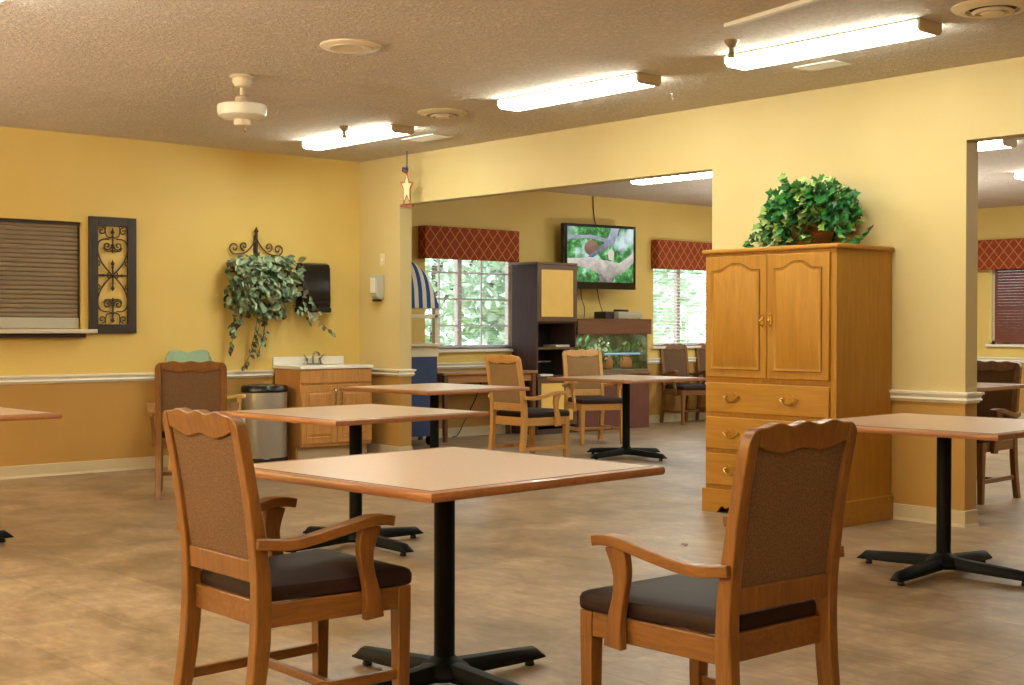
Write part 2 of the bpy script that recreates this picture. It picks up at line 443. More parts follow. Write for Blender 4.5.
# ------------------------------------------------------------------ setting
def shell():
    T = 0.14
    b = B(); b.box(-3.5, -9.6, -0.1, 12.2, 9.4, 0); struct(b.build('floor', 'floor', smooth=False))
    b = B(); b.box(-1.1, -9.6, H, 12.2, 9.4, H + 0.1); struct(b.build('ceiling', 'ceiling', smooth=False))
    # left wall with the serving hatch recess
    hy0, hy1, hz0, hz1 = -4.4, -2.828, 1.215, 2.113
    b = B()
    b.box(-T, -9.6, 0, 0, hy0, H); b.box(-T, hy1, 0, 0, T, H)
    b.box(-T, hy0, 0, 0, hy1, hz0); b.box(-T, hy0, hz1, 0, hy1, H)
    b.box(-0.40, hy0 - 0.1, hz0 - 0.1, -T, hy1 + 0.1, hz1 + 0.1)
    struct(b.build('wall_left', 'wall', smooth=False))
    # wall with the two openings
    b = B()
    b.box(-0.85, 0, 0, 0, T, H)
    b.box(0, 0, 0, 0.655, T, H)
    b.box(4.46, 0, 0, 6.48, T, H)
    b.box(9.4, 0, 0, 12.2, T, H)
    b.box(0.655, 0, 2.392, 4.46, T, H); b.box(6.48, 0, 2.392, 9.4, T, H)
    struct(b.build('wall_right', 'litwall', smooth=False))
    # far wall with two windows
    X = -0.85
    W = [(1.47, 2.80, 0.985, 2.12), (5.18, 6.55, 0.99, 2.12)]
    b = B(); y = T
    for (a, c, z0, z1) in W:
        b.box(X - 0.15, y, 0, X, a, H); b.box(X - 0.15, a, 0, X, c, z0); b.box(X - 0.15, a, z1, X, c, H); y = c
    b.box(X - 0.15, y, 0, X, 9.35, H)
    struct(b.build('wall_far', 'wall', smooth=False))
    # back wall of the other room with one window
    b = B(); Y = 9.2
    b.box(X, Y, 0, 1.60, Y + 0.15, H); b.box(1.6, Y, 0, 3.0, Y + 0.15, 1.01); b.box(1.6, Y, 2.12, 3.0, Y + 0.15, H); b.box(3.0, Y, 0, 12.2, Y + 0.15, H)
    struct(b.build('wall_back', 'wall', smooth=False))
    b = B(); b.box(12.05, -9.6, 0, 12.2, 9.2, H); struct(b.build('wall_side', 'wall', smooth=False))
    b = B(); b.box(-T, -9.6, 0, 12.2, -9.45, H); struct(b.build('wall_front', 'wall', smooth=False))
    # chair rails and baseboards
    def rail_prof(s):   # (out, z)
        return [(0, 0.766), (0.010 * s, 0.766), (0.014 * s, 0.775), (0.026 * s, 0.785), (0.018 * s, 0.800), (0.022 * s, 0.812), (0.034 * s, 0.820), (0.034 * s, 0.832), (0, 0.836)]
    b = B(); b.prism([(x, z) for x, z in rail_prof(1)], 'y', -9.4, -0.99); b.prism([(x, z) for x, z in rail_prof(1)], 'y', -0.17, 0.0)
    struct(b.build('trim_1', 'trim', smooth=False))
    def wrap(x0, x1, left, name, mat, prof):
        b = B()
        path = []
        for o, z in prof:
            p = []
            if left: p += [(x0 - o, T), (x0 - o, -o)]
            else: p += [(x0, -o)]
            p += [(x1 + o, -o), (x1 + o, T + o), (x1 - 0.3, T + o)]
            path.append([(x, y, z) for x, y in p])
        b.rings(path, False, False, closed=False)
        struct(b.build(name, mat, smooth=False, recalc=True))
    wrap(0, 0.655, False, 'trim_2', 'trim', rail_prof(1))
    wrap(4.46, 6.48, True, 'trim_3', 'trim', rail_prof(1))
    bp = [(0.0, 0.0), (0.014, 0.0), (0.010, 0.012), (0.007, 0.020), (0.007, 0.10), (0.0, 0.103)]
    wrap(0, 0.655, False, 'baseboard_pillar', 'base', bp)
    wrap(4.46, 6.48, True, 'baseboard_right', 'base', bp)
    b = B(); b.prism(bp, 'y', -9.4, 0); struct(b.build('baseboard_left', 'base', smooth=False))
    b = B(); b.prism([(X + o, z) for o, z in bp], 'y', 0.14, 9.2); struct(b.build('baseboard_far', 'base', smooth=False))
    b = B(); b.prism([(X + o, z) for o, z in rail_prof(1)], 'y', 0.14, 9.2); struct(b.build('trim_4', 'trim', smooth=False))
    b = B(); b.prism([(Y - o, z) for o, z in bp], 'x', X, 12); struct(b.build('baseboard_back', 'base', smooth=False))
    b = B(); b.prism([(Y - o, z) for o, z in rail_prof(1)], 'x', X, 12); struct(b.build('trim_5', 'trim', smooth=False))
shell()

def window(name, u0, u1, z0, z1, plane, axis, cols, rows, mullions):
    """axis 'x': plane x=plane (u is y); axis 'y': plane y=plane (u is x), glass set behind the room face"""
    s = -1 if axis == 'x' else 1
    r = bpy.data.objects.new(name, None); COL.objects.link(r); struct(r)
    def bx(b, a0, d0, c0, a1, d1, c1):
        if axis == 'x': b.box(plane + s * d0, a0, c0, plane + s * d1, a1, c1)
        else: b.box(a0, plane + s * d0, c0, a1, plane + s * d1, c1)
    b = B(); w = 0.045
    bx(b, u0, 0.07, z0, u0 + w, 0.13, z1); bx(b, u1 - w, 0.07, z0, u1, 0.13, z1)
    bx(b, u0, 0.07, z0, u1, 0.13, z0 + w); bx(b, u0, 0.07, z1 - w, u1, 0.13, z1)
    for m in mullions: bx(b, m - 0.03, 0.07, z0, m + 0.03, 0.13, z1)
    for c in cols: bx(b, c - 0.009, 0.09, z0, c + 0.009, 0.11, z1)
    for c in rows: bx(b, u0, 0.09, c - 0.009, u1, 0.11, c + 0.009)
    b.build('window_frame', 'winframe', r, smooth=False)
    b = B(); bx(b, u0 + w, 0.098, z0 + w, u1 - w, 0.102, z1 - w); b.build('pane', 'glass', r, smooth=False)
    b = B(); bx(b, u0 - 0.04, -0.045, z0 - 0.035, u1 + 0.04, 0.07, z0)
    b.build('window_sill', 'trim', r, bevel=0.006)
    return r
window('window_1', 1.47, 2.80, 0.985, 2.12, -0.85, 'x', [1.74, 2.36], [1.25, 1.55, 1.85], [2.02])
window('window_2', 5.18, 6.55, 0.99, 2.12, -0.85, 'x', [], [], [5.75])
window('window_3', 1.60, 3.00, 1.01, 2.12, 9.2, 'y', [2.3], [1.5], [])

def blind(label, u0, u1, z0, z1, plane, axis, pitch, tilt, mat, depth=0.026):
    s = -1 if axis == 'x' else 1
    r = thing('venetian_blind', label, 'blind', (plane if axis == 'x' else (u0 + u1) / 2, (u0 + u1) / 2 if axis == 'x' else plane, z0), 0)
    hw = (u1 - u0) / 2 - 0.012
    def P(u, d, z): return (s * d, u, z) if axis == 'x' else (u, s * d, z)
    b = B(); z = 0.03
    while z < z1 - z0 - 0.05:
        dx, dz = depth / 2 * math.cos(tilt), depth / 2 * math.sin(tilt)
        c = 0.035
        q = [(-hw, c - dx, z - dz), (hw, c - dx, z - dz), (hw, c, z + 0.002), (-hw, c, z + 0.002)]
        q2 = [(-hw, c, z + 0.002), (hw, c, z + 0.002), (hw, c + dx, z + dz), (-hw, c + dx, z + dz)]
        b.face(b.vs([P(*t) for t in q])); b.face(b.vs([P(*t) for t in q2]))
        z += pitch
    b.build('slats', mat, r, smooth=False)
    b = B(); A, C = P(-hw, 0.02, 0.0), P(hw, 0.05, 0.018); b.box(*A, *C); b.build('bottom_rail', mat, r, bevel=0.003)
    b = B(); A, C = P(-hw, 0.012, z1 - z0 - 0.04), P(hw, 0.058, z1 - z0); b.box(*A, *C); b.build('head_rail', mat, r, bevel=0.003)
    b = B()
    for u in (-hw * 0.62, 0.0, hw * 0.62):
        b.cyl(P(u, 0.016, 0.01), P(u, 0.016, z1 - z0), 0.002, 5)
    b.build('ladder_cords', mat, r)
    return r
blind('white open slat blind behind the striped stall and the desk', 1.48, 2.79, 1.0, 2.10, -0.85, 'x', 0.036, 0.16, 'blindblue', 0.024)
blind('white half closed slat blind between the television and the armoire', 5.19, 6.54, 1.0, 2.10, -0.85, 'x', 0.042, 0.50, 'blindwhite', 0.034)
blind('brown closed wooden slat blind seen through the right doorway', 1.64, 2.98, 1.03, 2.10, 9.2, 'y', 0.038, 1.0, 'blindbrown', 0.045)

def valance(label, u0, u1, z0, z1, plane, axis, d=0.13):
    o = thing('window_valance', label, 'valance', (plane, (u0 + u1) / 2, z0) if axis == 'x' else ((u0 + u1) / 2, plane, z0))
    hw = (u1 - u0) / 2; hh = z1 - z0
    b = B()
    if axis == 'x':
        b.box(d - 0.02, -hw, 0, d, hw, hh); b.box(0.002, -hw, 0, d - 0.02, -hw + 0.02, hh); b.box(0.002, hw - 0.02, 0, d - 0.02, hw, hh); b.box(0.002, -hw + 0.02, hh - 0.02, d - 0.02, hw - 0.02, hh)
    else:
        b.box(-hw, -d, 0, hw, -d + 0.02, hh); b.box(-hw, -d + 0.02, 0, -hw + 0.02, -0.002, hh); b.box(hw - 0.02, -d + 0.02, 0, hw, -0.002, hh); b.box(-hw + 0.02, -d + 0.02, hh - 0.02, hw - 0.02, -0.002, hh)
    b.build('upholstered_box', 'valance', o, bevel=0.008)
valance('rust diamond patterned box valance above the striped stall and the desk', 1.37, 2.75, 1.985, 2.345, -0.85, 'x')
valance('rust diamond patterned box valance between the television and the armoire', 5.13, 6.66, 1.985, 2.355, -0.85, 'x')
valance('rust diamond patterned box valance above the brown blind in the right doorway', 1.42, 3.16, 2.01, 2.41, 9.2, 'y')

# ------------------------------------------------------------------ chairs
def yb(z):      # y of the middle of the rear post at height z (front is +y)
    pts = [(0, -0.300), (0.15, -0.268), (0.30, -0.247), (0.43, -0.242), (0.55, -0.247), (0.75, -0.277), (0.90, -0.305), (1.02, -0.331)]
    for (a, ya), (c, yc) in zip(pts, pts[1:]):
        if z <= c:
            t = (z - a) / (c - a); return ya + (yc - ya) * t
    return pts[-1][1]
def ybs(z):
    return (yb(z - 0.05) + yb(z) * 2 + yb(z + 0.05)) / 4 if 0.06 < z < 0.96 else yb(z)
def strip(b, xs, zb, zt, t, nr=6, off=0.0, taper=0.0):
    """slab following the lean of the back: columns xs, from zb(x) to zt(x), thickness t"""
    F, R = [], []
    for x in xs:
        f, r = [], []
        for k in range(nr + 1):
            z = zb(x) + (zt(x) - zb(x)) * k / nr
            y = ybs(z) + off; h = (t - taper * min(1.0, max(0.0, (z - 0.46) / 0.3))) / 2
            f.append(b.bm.verts.new((x, y + h, z))); r.append(b.bm.verts.new((x, y - h, z)))
        F.append(f); R.append(r)
    n = len(xs)
    for i in range(n - 1):
        for k in range(nr):
            b.face([F[i][k], F[i + 1][k], F[i + 1][k + 1], F[i][k + 1]])
            b.face([R[i][k], R[i][k + 1], R[i + 1][k + 1], R[i + 1][k]])
        b.face([F[i][0], R[i][0], R[i + 1][0], F[i + 1][0]])
        b.face([F[i][nr], F[i + 1][nr], R[i + 1][nr], R[i][nr]])
    for k in range(nr):
        b.face([F[0][k], F[0][k + 1], R[0][k + 1], R[0][k]])
        b.face([F[-1][k], R[-1][k], R[-1][k + 1], F[-1][k + 1]])

HW = 0.228      # half width of the back
SW = 0.040      # width of a back post
def crest_top(x):
    a = abs(x)
    z = 0.987 + 0.005 * math.cos(a / HW * PI * 4.0) * (1 if a < HW * 0.85 else 0.5)
    r = 0.055; d = a - (HW - r)
    if d > 0: z -= r - math.sqrt(max(0.0, r * r - min(d, r) ** 2))
    return z
def crest_bot(x):
    a = abs(x) / (HW - SW)
    return 0.915 + 0.006 * math.cos(a * PI * 2.4) + 0.016 * max(0, a - 0.78) / 0.22
def stile_x(sgn, n=5): return [sgn * (HW - SW + SW * i / n) for i in range(n + 1)]

def make_chair(label, loc, rz, group, WV='chairwood', WA='armwood', FB='fabric'):
    t = thing('dining_chair', label, 'chair', loc, rz, group)
    # front legs
    for s in (-1, 1):
        b = B(); x = s * 0.227
        b.bar([(x, 0.245, 0.365), (x, 0.245, 0.0)], 0.048, 0.048, up=(0, 1, 0), scales=[1.0, 0.78]); 
        b.box(x - 0.024, 0.221, 0.36, x + 0.024, 0.269, 0.432)
        b.build('leg', WV, t, bevel=0.004)
    # rear legs up to the seat, splayed backwards
    for s in (-1, 1):
        b = B()
        x0, x1 = (HW - SW, HW) if s > 0 else (-HW, -HW + SW)
        zs = [0, 0.08, 0.16, 0.24, 0.32, 0.40, 0.435]
        x0 -= 0.0005; x1 += 0.0005; q = 0.004
        R = []
        for z in zs:
            h = 0.0215 + 0.005 * min(1, z / 0.3); y = ybs(z)
            R.append([(x0, y + h - q, z), (x0 + q, y + h, z), (x1 - q, y + h, z), (x1, y + h - q, z), (x1, y - h + q, z), (x1 - q, y - h, z), (x0 + q, y - h, z), (x0, y - h + q, z)])
        b.rings(R); b.build('leg', WV, t)
    # back frame: two stiles, wavy crest, lower rail
    b = B()
    for s in (-1, 1):
        strip(b, stile_x(s, 8), lambda x: 0.405, crest_top, 0.052, 16, taper=0.016)
    n = 36; xs = [-(HW - SW) + 2 * (HW - SW) * i / n for i in range(n + 1)]
    strip(b, xs, crest_bot, crest_top, 0.034, 3)
    strip(b, [-(HW - SW), 0, HW - SW], lambda x: 0.493, lambda x: 0.560, 0.030, 3)
    b.build('back_frame', WV, t, bevel=0.004)
    # upholstered panel
    b = B(); w = HW - SW
    def pan(sgn):
        def f(u, v):
            x = -w + 2 * w * u; z0, z1 = 0.556, crest_bot(x) + 0.006
            z = z0 + (z1 - z0) * v
            puff = min(1.0, 6 * min(u, 1 - u)) * min(1.0, 6 * min(v, 1 - v))
            return (x, ybs(z) + sgn * (0.007 + (0.010 if sgn > 0 else 0.004) * puff), z)
        return f
    b.grid(24, 16, pan(1)); b.grid(24, 16, pan(-1)); b.build('backrest', FB, t)
    # seat
    b = B()
    def ring(k, z, inset):
        out = []
        wf, wr, yf, yr = 0.256 - inset, 0.208 - inset, 0.282 - inset, -0.226 + inset
        cs = [(wf, yf, 0), (-wf, yf, 90), (-wr, yr, 180), (wr, yr, 270)]
        r = max(0.004, 0.030 - inset * 0.3)
        for (x, y, a0) in cs:
            sx = 1 if x > 0 else -1; sy = 1 if y > 0 else -1
            for i in range(6):
                a = math.radians(a0 + 90 * i / 5)
                out.append((x - sx * r + r * math.cos(a), y - sy * r + r * math.sin(a), z))
        return out
    b.rings([ring(0, 0.432, 0.012), ring(0, 0.437, 0.002), ring(0, 0.448, 0), ring(0, 0.466, 0), ring(0, 0.478, 0.005), ring(0, 0.485, 0.018), ring(0, 0.492, 0.05), ring(0, 0.498, 0.10), ring(0, 0.501, 0.16)])
    b.build('seat', 'vinyl', t)
    # seat frame
    b = B()
    b.box(-0.205, 0.238, 0.362, 0.205, 0.264, 0.432)
    b.box(-HW + SW, -0.240, 0.362, HW - SW, -0.216, 0.436)
    for s in (-1, 1):
        b.prism([(s * 0.198, -0.222), (s * 0.222, -0.222), (s * 0.246, 0.222), (s * 0.222, 0.222)], 'z', 0.362, 0.432)
    b.build('seat_frame', WA, t, bevel=0.003)
    # stretchers (H)
    for s in (-1, 1):
        b = B(); b.bar([(s * 0.206, -0.255, 0.155), (s * 0.226, 0.235, 0.155)], 0.020, 0.032); b.build('stretcher', WA, t, bevel=0.003)
    b = B(); b.bar([(-0.213, 0.0, 0.155), (0.213, 0.0, 0.155)], 0.024, 0.026); b.build('stretcher', WA, t, bevel=0.003)
    # arms
    for s in (-1, 1):
        b = B()
        pts = spline([(s * 0.231, -0.272, 0.614), (s * 0.254, -0.17, 0.606), (s * 0.268, -0.06, 0.624), (s * 0.276, 0.04, 0.645), (s * 0.278, 0.09, 0.653), (s * 0.276, 0.135, 0.652), (s * 0.274, 0.168, 0.646)], 6)
        sc = []
        for i in range(len(pts)):
            u = i / (len(pts) - 1)
            sc.append((0.72 + 0.42 * min(1, u * 1.3), 1.0 if u < 0.93 else 1.0))
        b.bar(pts, 0.050, 0.031, scales=sc)
        arm = b.build('armrest', WA, t, bevel=0.006, seg=3)
        b = B()
        pl = spline([(0.135, 0.352), (0.128, 0.42), (0.106, 0.50), (0.098, 0.57), (0.112, 0.652)] and [(s * 0.257, 0.118, 0.350), (s * 0.259, 0.112, 0.42), (s * 0.263, 0.090, 0.50), (s * 0.268, 0.080, 0.57), (s * 0.274, 0.096, 0.640)], 5)
        k = len(pl) - 1
        sc = [(1, 1.15 - 0.45 * math.sin(PI * min(1, i / k * 1.0)) ** 1.5 + 0.1 * (i / k)) for i in range(k + 1)]
        b.bar(pl, 0.026, 0.060, up=(0, 1, 0), scales=sc)
        b.build('arm_support', WV, arm, bevel=0.004)
    return t

R = math.radians
G = 'brown upholstered wooden dining armchairs'
c0 = make_chair('wooden armchair with brown back, tucked under the left side of the nearest table', (7.205, -5.292, 0), 0, G)
dup(c0, (8.335, -4.635, 0), R(88.5), 'wooden armchair with brown back standing in front of the armoire, right of the nearest table')
cc = dup(c0, (1.865, -2.80, 0), R(150 - 90), 'brown backed armchair with its back to us, in front of the mint green chair'); cc.scale = (1.1, 1, 1)
c1 = make_chair('golden oak armchair with its back to us, left of the dark tall cabinet', (1.885, 0.535, 0), 0, 'golden oak armchairs at the far table', 'oakchair', 'oakarm', 'tanfabric')
dup(c1, (0.72, 2.52, 0), R(-22 - 90), 'golden oak armchair facing us in front of the aquarium, behind the far table')
d = dup(c0, (-0.50, 5.42, 0), R(-15 - 90), 'fully visible armchair of the two under the far window, nearer the aquarium'); d.scale = (0.90, 0.95, 1.03)
d = dup(c0, (-0.50, 6.12, 0), R(-15 - 90), 'armchair under the far window, half hidden by the armoire'); d.scale = (0.90, 0.95, 1.03)
dup(c0, (5.77, 1.31, 0), R(180), 'dark backed chair seen through the right doorway, facing a small table')

def mint_chair():
    t = thing('mint_armchair', 'mint green armchair with pale wood legs, mostly hidden behind a brown armchair', 'chair', (0.50, -1.94, 0), R(-90)); t.scale = (0.92, 0.95, 0.985)
    for sx in (-1, 1):
        b = B(); b.bar([(sx * 0.245, 0.24, 0.40), (sx * 0.245, 0.25, 0)], 0.045, 0.045, up=(0, 1, 0), scales=[1, 0.75]); b.build('leg', 'paleoak', t, bevel=0.004)
        b = B(); b.bar([(sx * 0.225, -0.22, 0.62), (sx * 0.225, -0.20, 0.35), (sx * 0.225, -0.26, 0)], 0.045, 0.045, up=(0, 1, 0)); b.build('leg', 'paleoak', t, bevel=0.004)
        b = B(); b.bar(spline([(sx * 0.25, -0.24, 0.62), (sx * 0.275, -0.05, 0.63), (sx * 0.28, 0.12, 0.65), (sx * 0.275, 0.19, 0.645)], 5), 0.05, 0.03)
        a = b.build('armrest', 'paleoak', t, bevel=0.006)
        b = B(); b.bar([(sx * 0.262, 0.14, 0.36), (sx * 0.27, 0.10, 0.50), (sx * 0.275, 0.12, 0.64)], 0.026, 0.045, up=(0, 1, 0)); b.build('arm_support', 'paleoak', a, bevel=0.004)
    b = B(); b.box(-0.25, -0.23, 0.34, 0.25, 0.25, 0.40); b.build('seat_frame', 'paleoak', t, bevel=0.004)
    b = B(); b.box(-0.255, -0.235, 0.40, 0.255, 0.275, 0.475); b.build('seat', 'mint', t, bevel=0.025, seg=3)
    b = B()
    def top(u): return 1.035 - 0.022 * math.exp(-(u / 0.07) ** 2) - 0.06 * max(0, (abs(u) - 0.17) / 0.055) ** 2.2
    n = 24
    for sg in (1, -1):
        b.grid(n, 12, lambda u, v: ((u - 0.5) * 0.45, -0.255 - 0.09 * v + sg * (0.012 + 0.018 * min(1, 7 * min(v, 1 - v)) * min(1, 7 * min(u, 1 - u))), 0.50 + (top((u - 0.5) * 0.45) - 0.50) * v))
    bmesh.ops.bridge_loops
    b.build('backrest', 'mint', t, recalc=False)
    b = B()
    pts = [(-0.225, -0.255, 0.50)] + [((i / n - 0.5) * 0.45, -0.345, top((i / n - 0.5) * 0.45)) for i in range(n + 1)] + [(0.225, -0.255, 0.50)]
    b.tube(pts, 0.014, 6); b.build('back_piping', 'mint', t)
mint_chair()

# ------------------------------------------------------------------ tables
def make_table(label, loc, rz, size=1.07, h=0.762, group=None):
    t = thing('dining_table', label, 'table', loc, rz, group)
    s = size / 2; e = 0.030
    b = B(); b.box(-s + e, -s + e, h - 0.030, s - e, s - e, h); b.build('tabletop', 'laminate', t, smooth=False)
    b = B()
    prof = [(s - e + 0.0015, h - 0.0005), (s - 0.010, h - 0.0005), (s - 0.003, h - 0.004), (s, h - 0.012), (s, h - 0.022), (s - 0.004, h - 0.030), (s - e + 0.0015, h - 0.032)]
    R4 = []
    for (cx, cy) in ((1, 1), (-1, 1), (-1, -1), (1, -1)):
        R4.append([(cx * r, cy * r, z) for r, z in prof])
    V = [b.vs(r) for r in R4]
    for i in range(4):
        A, C = V[i], V[(i + 1) % 4]
        for k in range(len(prof)):
            k2 = (k + 1) % len(prof)
            b.face([A[k], A[k2], C[k2], C[k]])
    b.build('edge_band', 'edgewood', t, bevel=0.0)
    b = B(); b.box(-s + e, -s + e, h - 0.012, s - e, s - e, h - 0.0012)
    q = s - e
    for (x0, y0, x1, y1) in ((-q - .003, -q - .003, q + .003, -q + .003), (-q - .003, q - .003, q + .003, q + .003), (-q - .003, -q, -q + .003, q), (q - .003, -q, q + .003, q)):
        b.box(x0, y0, h - 0.008, x1, y1, h + 0.0003)
    b.build('groove', 'groove', t, smooth=False)
    b = B(); b.lathe([(0.036, 0.085), (0.036, h - 0.05)], n=20); b.build('column', 'black', t)
    b = B(); b.box(-0.14, -0.14, h - 0.045, 0.14, 0.14, h - 0.0315); b.build('mounting_plate', 'black', t, bevel=0.004)
    b = B(); b.lathe([(0.03, 0.03), (0.085, 0.035), (0.095, 0.05), (0.085, 0.075), (0.055, 0.095), (0.036, 0.11)], n=20)
    base = b.build('base', 'black', t)
    for k in range(4):
        a = k * PI / 2; c_, s_ = math.cos(a), math.sin(a)
        b = B(); rings = []
        for (r, z0, z1, w) in ((0.03, 0.035, 0.096, 0.042), (0.12, 0.034, 0.090, 0.037), (0.30, 0.028, 0.078, 0.034), (0.435, 0.025, 0.068, 0.032), (0.475, 0.025, 0.036, 0.028)):
            sec = [(-w, z0), (w, z0), (w, z0 + (z1 - z0) * 0.55), (w * 0.6, z1 - 0.004), (0, z1), (-w * 0.6, z1 - 0.004), (-w, z0 + (z1 - z0) * 0.55)]
            rings.append([(r * c_ - u * s_, r * s_ + u * c_, z) for u, z in sec])
        b.rings(rings); f = b.build('foot', 'black', base)
        b = B(); b.lathe([(0.017, 0.0), (0.019, 0.006), (0.013, 0.026)], (0.42 * c_, 0.42 * s_, 0), 12); b.build('glide', 'blackplastic', f)
    return t
GT = 'square tan tables on black pedestals'
t0 = make_table('nearest square tan table on a black pedestal, between the two front armchairs', (7.205, -4.69, 0), R(3.5), group=GT)
dup(t0, (4.59, -3.24, 0), R(2.5), 'square tan table directly behind the nearest table, in front of the vanity cabinet')
dup(t0, (2.47, -1.01, 0), R(3.5), 'square tan table in front of the end pillar, third from the front')
dup(t0, (7.22, -1.50, 0), R(3), 'square tan table at the right edge, beside the armoire')
dup(t0, (3.15, -5.10, 0), R(2), 'square tan table cut off by the left edge of the picture')
dup(t0, (2.08, 1.60, 0), R(3), 'square tan table in the far room, in front of the aquarium')
td = make_table('small pale table half hidden behind the wall in the right doorway', (5.86, 0.70, 0), R(5), 0.90, 0.85, None)
for ch in td.children:
    if ch.name.startswith('base'): ch.scale = (0.55, 0.55, 1)

# ------------------------------------------------------------------ armoire
def armoire():
    x0, x1, y0, y1 = 4.925, 5.968, -0.615, -0.012
    t = thing('armoire', 'honey oak armoire with two arched doors above three brass handled drawers', 'armoire', ((x0 + x1) / 2, (y0 + y1) / 2, 0))
    w, d = (x1 - x0) / 2, (y1 - y0) / 2
    b = B(); b.box(-w, -d, 0.14, w, d, 1.728); b.build('carcass', 'honey', t, bevel=0.003)
    # top with overhang and rounded edge
    b = B(); b.box(-w - 0.022, -d - 0.025, 1.726, w + 0.022, d, 1.756); b.build('top', 'honeyh', t, bevel=0.010, seg=3)
    # plinth with bracket cut-outs
    b = B()
    zb = 0.155
    L = w + 0.018
    pts = [(-L, 0), (-L, zb), (L, zb), (L, 0)]
    inner = [(L - 0.13, 0)]
    for k in range(9):
        a = k / 8; inner.append((L - 0.13 - 0.05 * a, 0.045 * math.sin(PI * a / 2)))
    inner += [(L - 0.20, 0.028), (L - 0.23, 0.045), (L - 0.27, 0.05)]
    pts += inner + [(-x, z) for x, z in inner[::-1]]
    b.prism(pts, 'y', -d - 0.018, -d + 0.002)
    b.box(-L, -d + 0.002, 0, -L + 0.02, d, zb); b.box(L - 0.02, -d + 0.002, 0, L, d, zb)
    b.build('plinth', 'honeyh', t, bevel=0.004)
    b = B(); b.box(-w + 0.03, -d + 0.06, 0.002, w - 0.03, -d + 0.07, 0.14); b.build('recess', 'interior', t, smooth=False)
    f = -d
    # face rails between the drawers stay in the carcass; doors
    def panel_outline(xa, xb, za, zt, arch, n=24, ins=0.0):
        xa += ins; xb -= ins; za += ins; zt -= ins
        o = [(xa, za), (xb, za)]
        for i in range(n + 1):
            u = 1 - i / n
            k = abs(u - 0.5) * 2
            z = zt - arch + (arch * (0.5 + 0.5 * math.cos(PI * min(1, max(0, (k - 0.12) / 0.62)))))
            o.append((xa + (xb - xa) * u, z))
        return o
    for i, (xa, xb) in enumerate(((-w + 0.012, -0.003), (0.003, w - 0.045))):
        b = B(); za, zt = 0.905, 1.705
        b.box(xa, f - 0.020, za, xb, f - 0.001, zt)
        door = b.build('door', 'honey', t, bevel=0.004)
        # moulded groove ring, then raised field
        b = B()
        o1 = panel_outline(xa + 0.055, xb - 0.055, za + 0.055, zt - 0.05, 0.045)
        o2 = panel_outline(xa + 0.055, xb - 0.055, za + 0.055, zt - 0.05, 0.045, ins=0.012)
        o3 = panel_outline(xa + 0.055, xb - 0.055, za + 0.055, zt - 0.05, 0.045, ins=0.024)
        yy = [f - 0.0205, f - 0.012, f - 0.029]
        # raised bead: outer low, bevelled field proud
        rings = [[(x, f - 0.0195, z) for x, z in o1], [(x, f - 0.028, z) for x, z in o1], [(x, f - 0.0235, z) for x, z in o2], [(x, f - 0.0235, z) for x, z in panel_outline(xa + 0.055, xb - 0.055, za + 0.055, zt - 0.05, 0.045, ins=0.016)], [(x, f - 0.031, z) for x, z in panel_outline(xa + 0.055, xb - 0.055, za + 0.055, zt - 0.05, 0.045, ins=0.034)]]
        b.rings(rings, False, True)
        b.build('raised_panel', 'honey', door)
        b = B()
        gi = [[(x, f - 0.0208, z) for x, z in panel_outline(xa + 0.055, xb - 0.055, za + 0.055, zt - 0.05, 0.045, ins=-0.004)], [(x, f - 0.0208, z) for x, z in panel_outline(xa + 0.055, xb - 0.055, za + 0.055, zt - 0.05, 0.045, ins=0.004)]]
        b.rings(gi, False, False); b.build('panel_shadow_line', 'groove', door, smooth=False)
        # handle: back plate and drop bail
        hx = xb - 0.030 if i == 0 else xa + 0.030
        b = B(); zc = 1.28
        b.prism([(hx + r * math.cos(a), zc + q * math.sin(a)) for a, r, q in [(2 * PI * k / 24, 0.010 + 0.004 * math.cos(6 * PI * k / 24), 0.055) for k in range(24)]], 'y', f - 0.023, f - 0.020)
        b.tube([(hx, f - 0.024, zc + 0.035), (hx, f - 0.042, zc + 0.030), (hx, f - 0.044, zc), (hx, f - 0.042, zc - 0.030), (hx, f - 0.024, zc - 0.035)], 0.0045, 8)
        b.lathe([(0.006, -0.006), (0.010, 0.0), (0.006, 0.006)], (hx, f - 0.043, zc), 10)
        b.build('handle', 'brass', door)
    # drawers
    for (za, zt) in ((0.672, 0.868), (0.425, 0.640), (0.185, 0.395)):
        b = B(); b.box(-w + 0.012, f - 0.018, za, w - 0.045, f - 0.001, zt)
        dr = b.build('drawer', 'honeyh', t, bevel=0.006, seg=3)
        xm = (-w + 0.012 + w - 0.045) / 2; zc = (za + zt) / 2 + 0.005
        for hx in (xm - 0.265, xm + 0.195):
            b = B()
            b.prism([(hx + (0.062 + 0.008 * math.cos(4 * a)) * math.cos(a), zc + (0.028 + 0.006 * math.cos(6 * a)) * math.sin(a)) for a in [2 * PI * k / 32 for k in range(32)]], 'y', f - 0.021, f - 0.018)
            b.tube(spline([(hx - 0.050, f - 0.020, zc + 0.006), (hx - 0.056, f - 0.040, zc + 0.002), (hx - 0.030, f - 0.046, zc - 0.025), (hx, f - 0.046, zc - 0.030), (hx + 0.030, f - 0.046, zc - 0.025), (hx + 0.056, f - 0.040, zc + 0.002), (hx + 0.050, f - 0.020, zc + 0.006)], 4), 0.0055, 8)
            for q in (-0.052, 0.052): b.lathe([(0.004, -0.007), (0.009, 0.0), (0.004, 0.007)], (hx + q, f - 0.026, zc + 0.005), 10)
            b.build('drawer_pull', 'brass', dr)
    # right face stile strip and side baseline
    b = B(); b.box(w - 0.040, f - 0.004, 0.16, w, f + 0.001, 1.725); b.build('corner_stile', 'honey', t, bevel=0.002)
armoire()

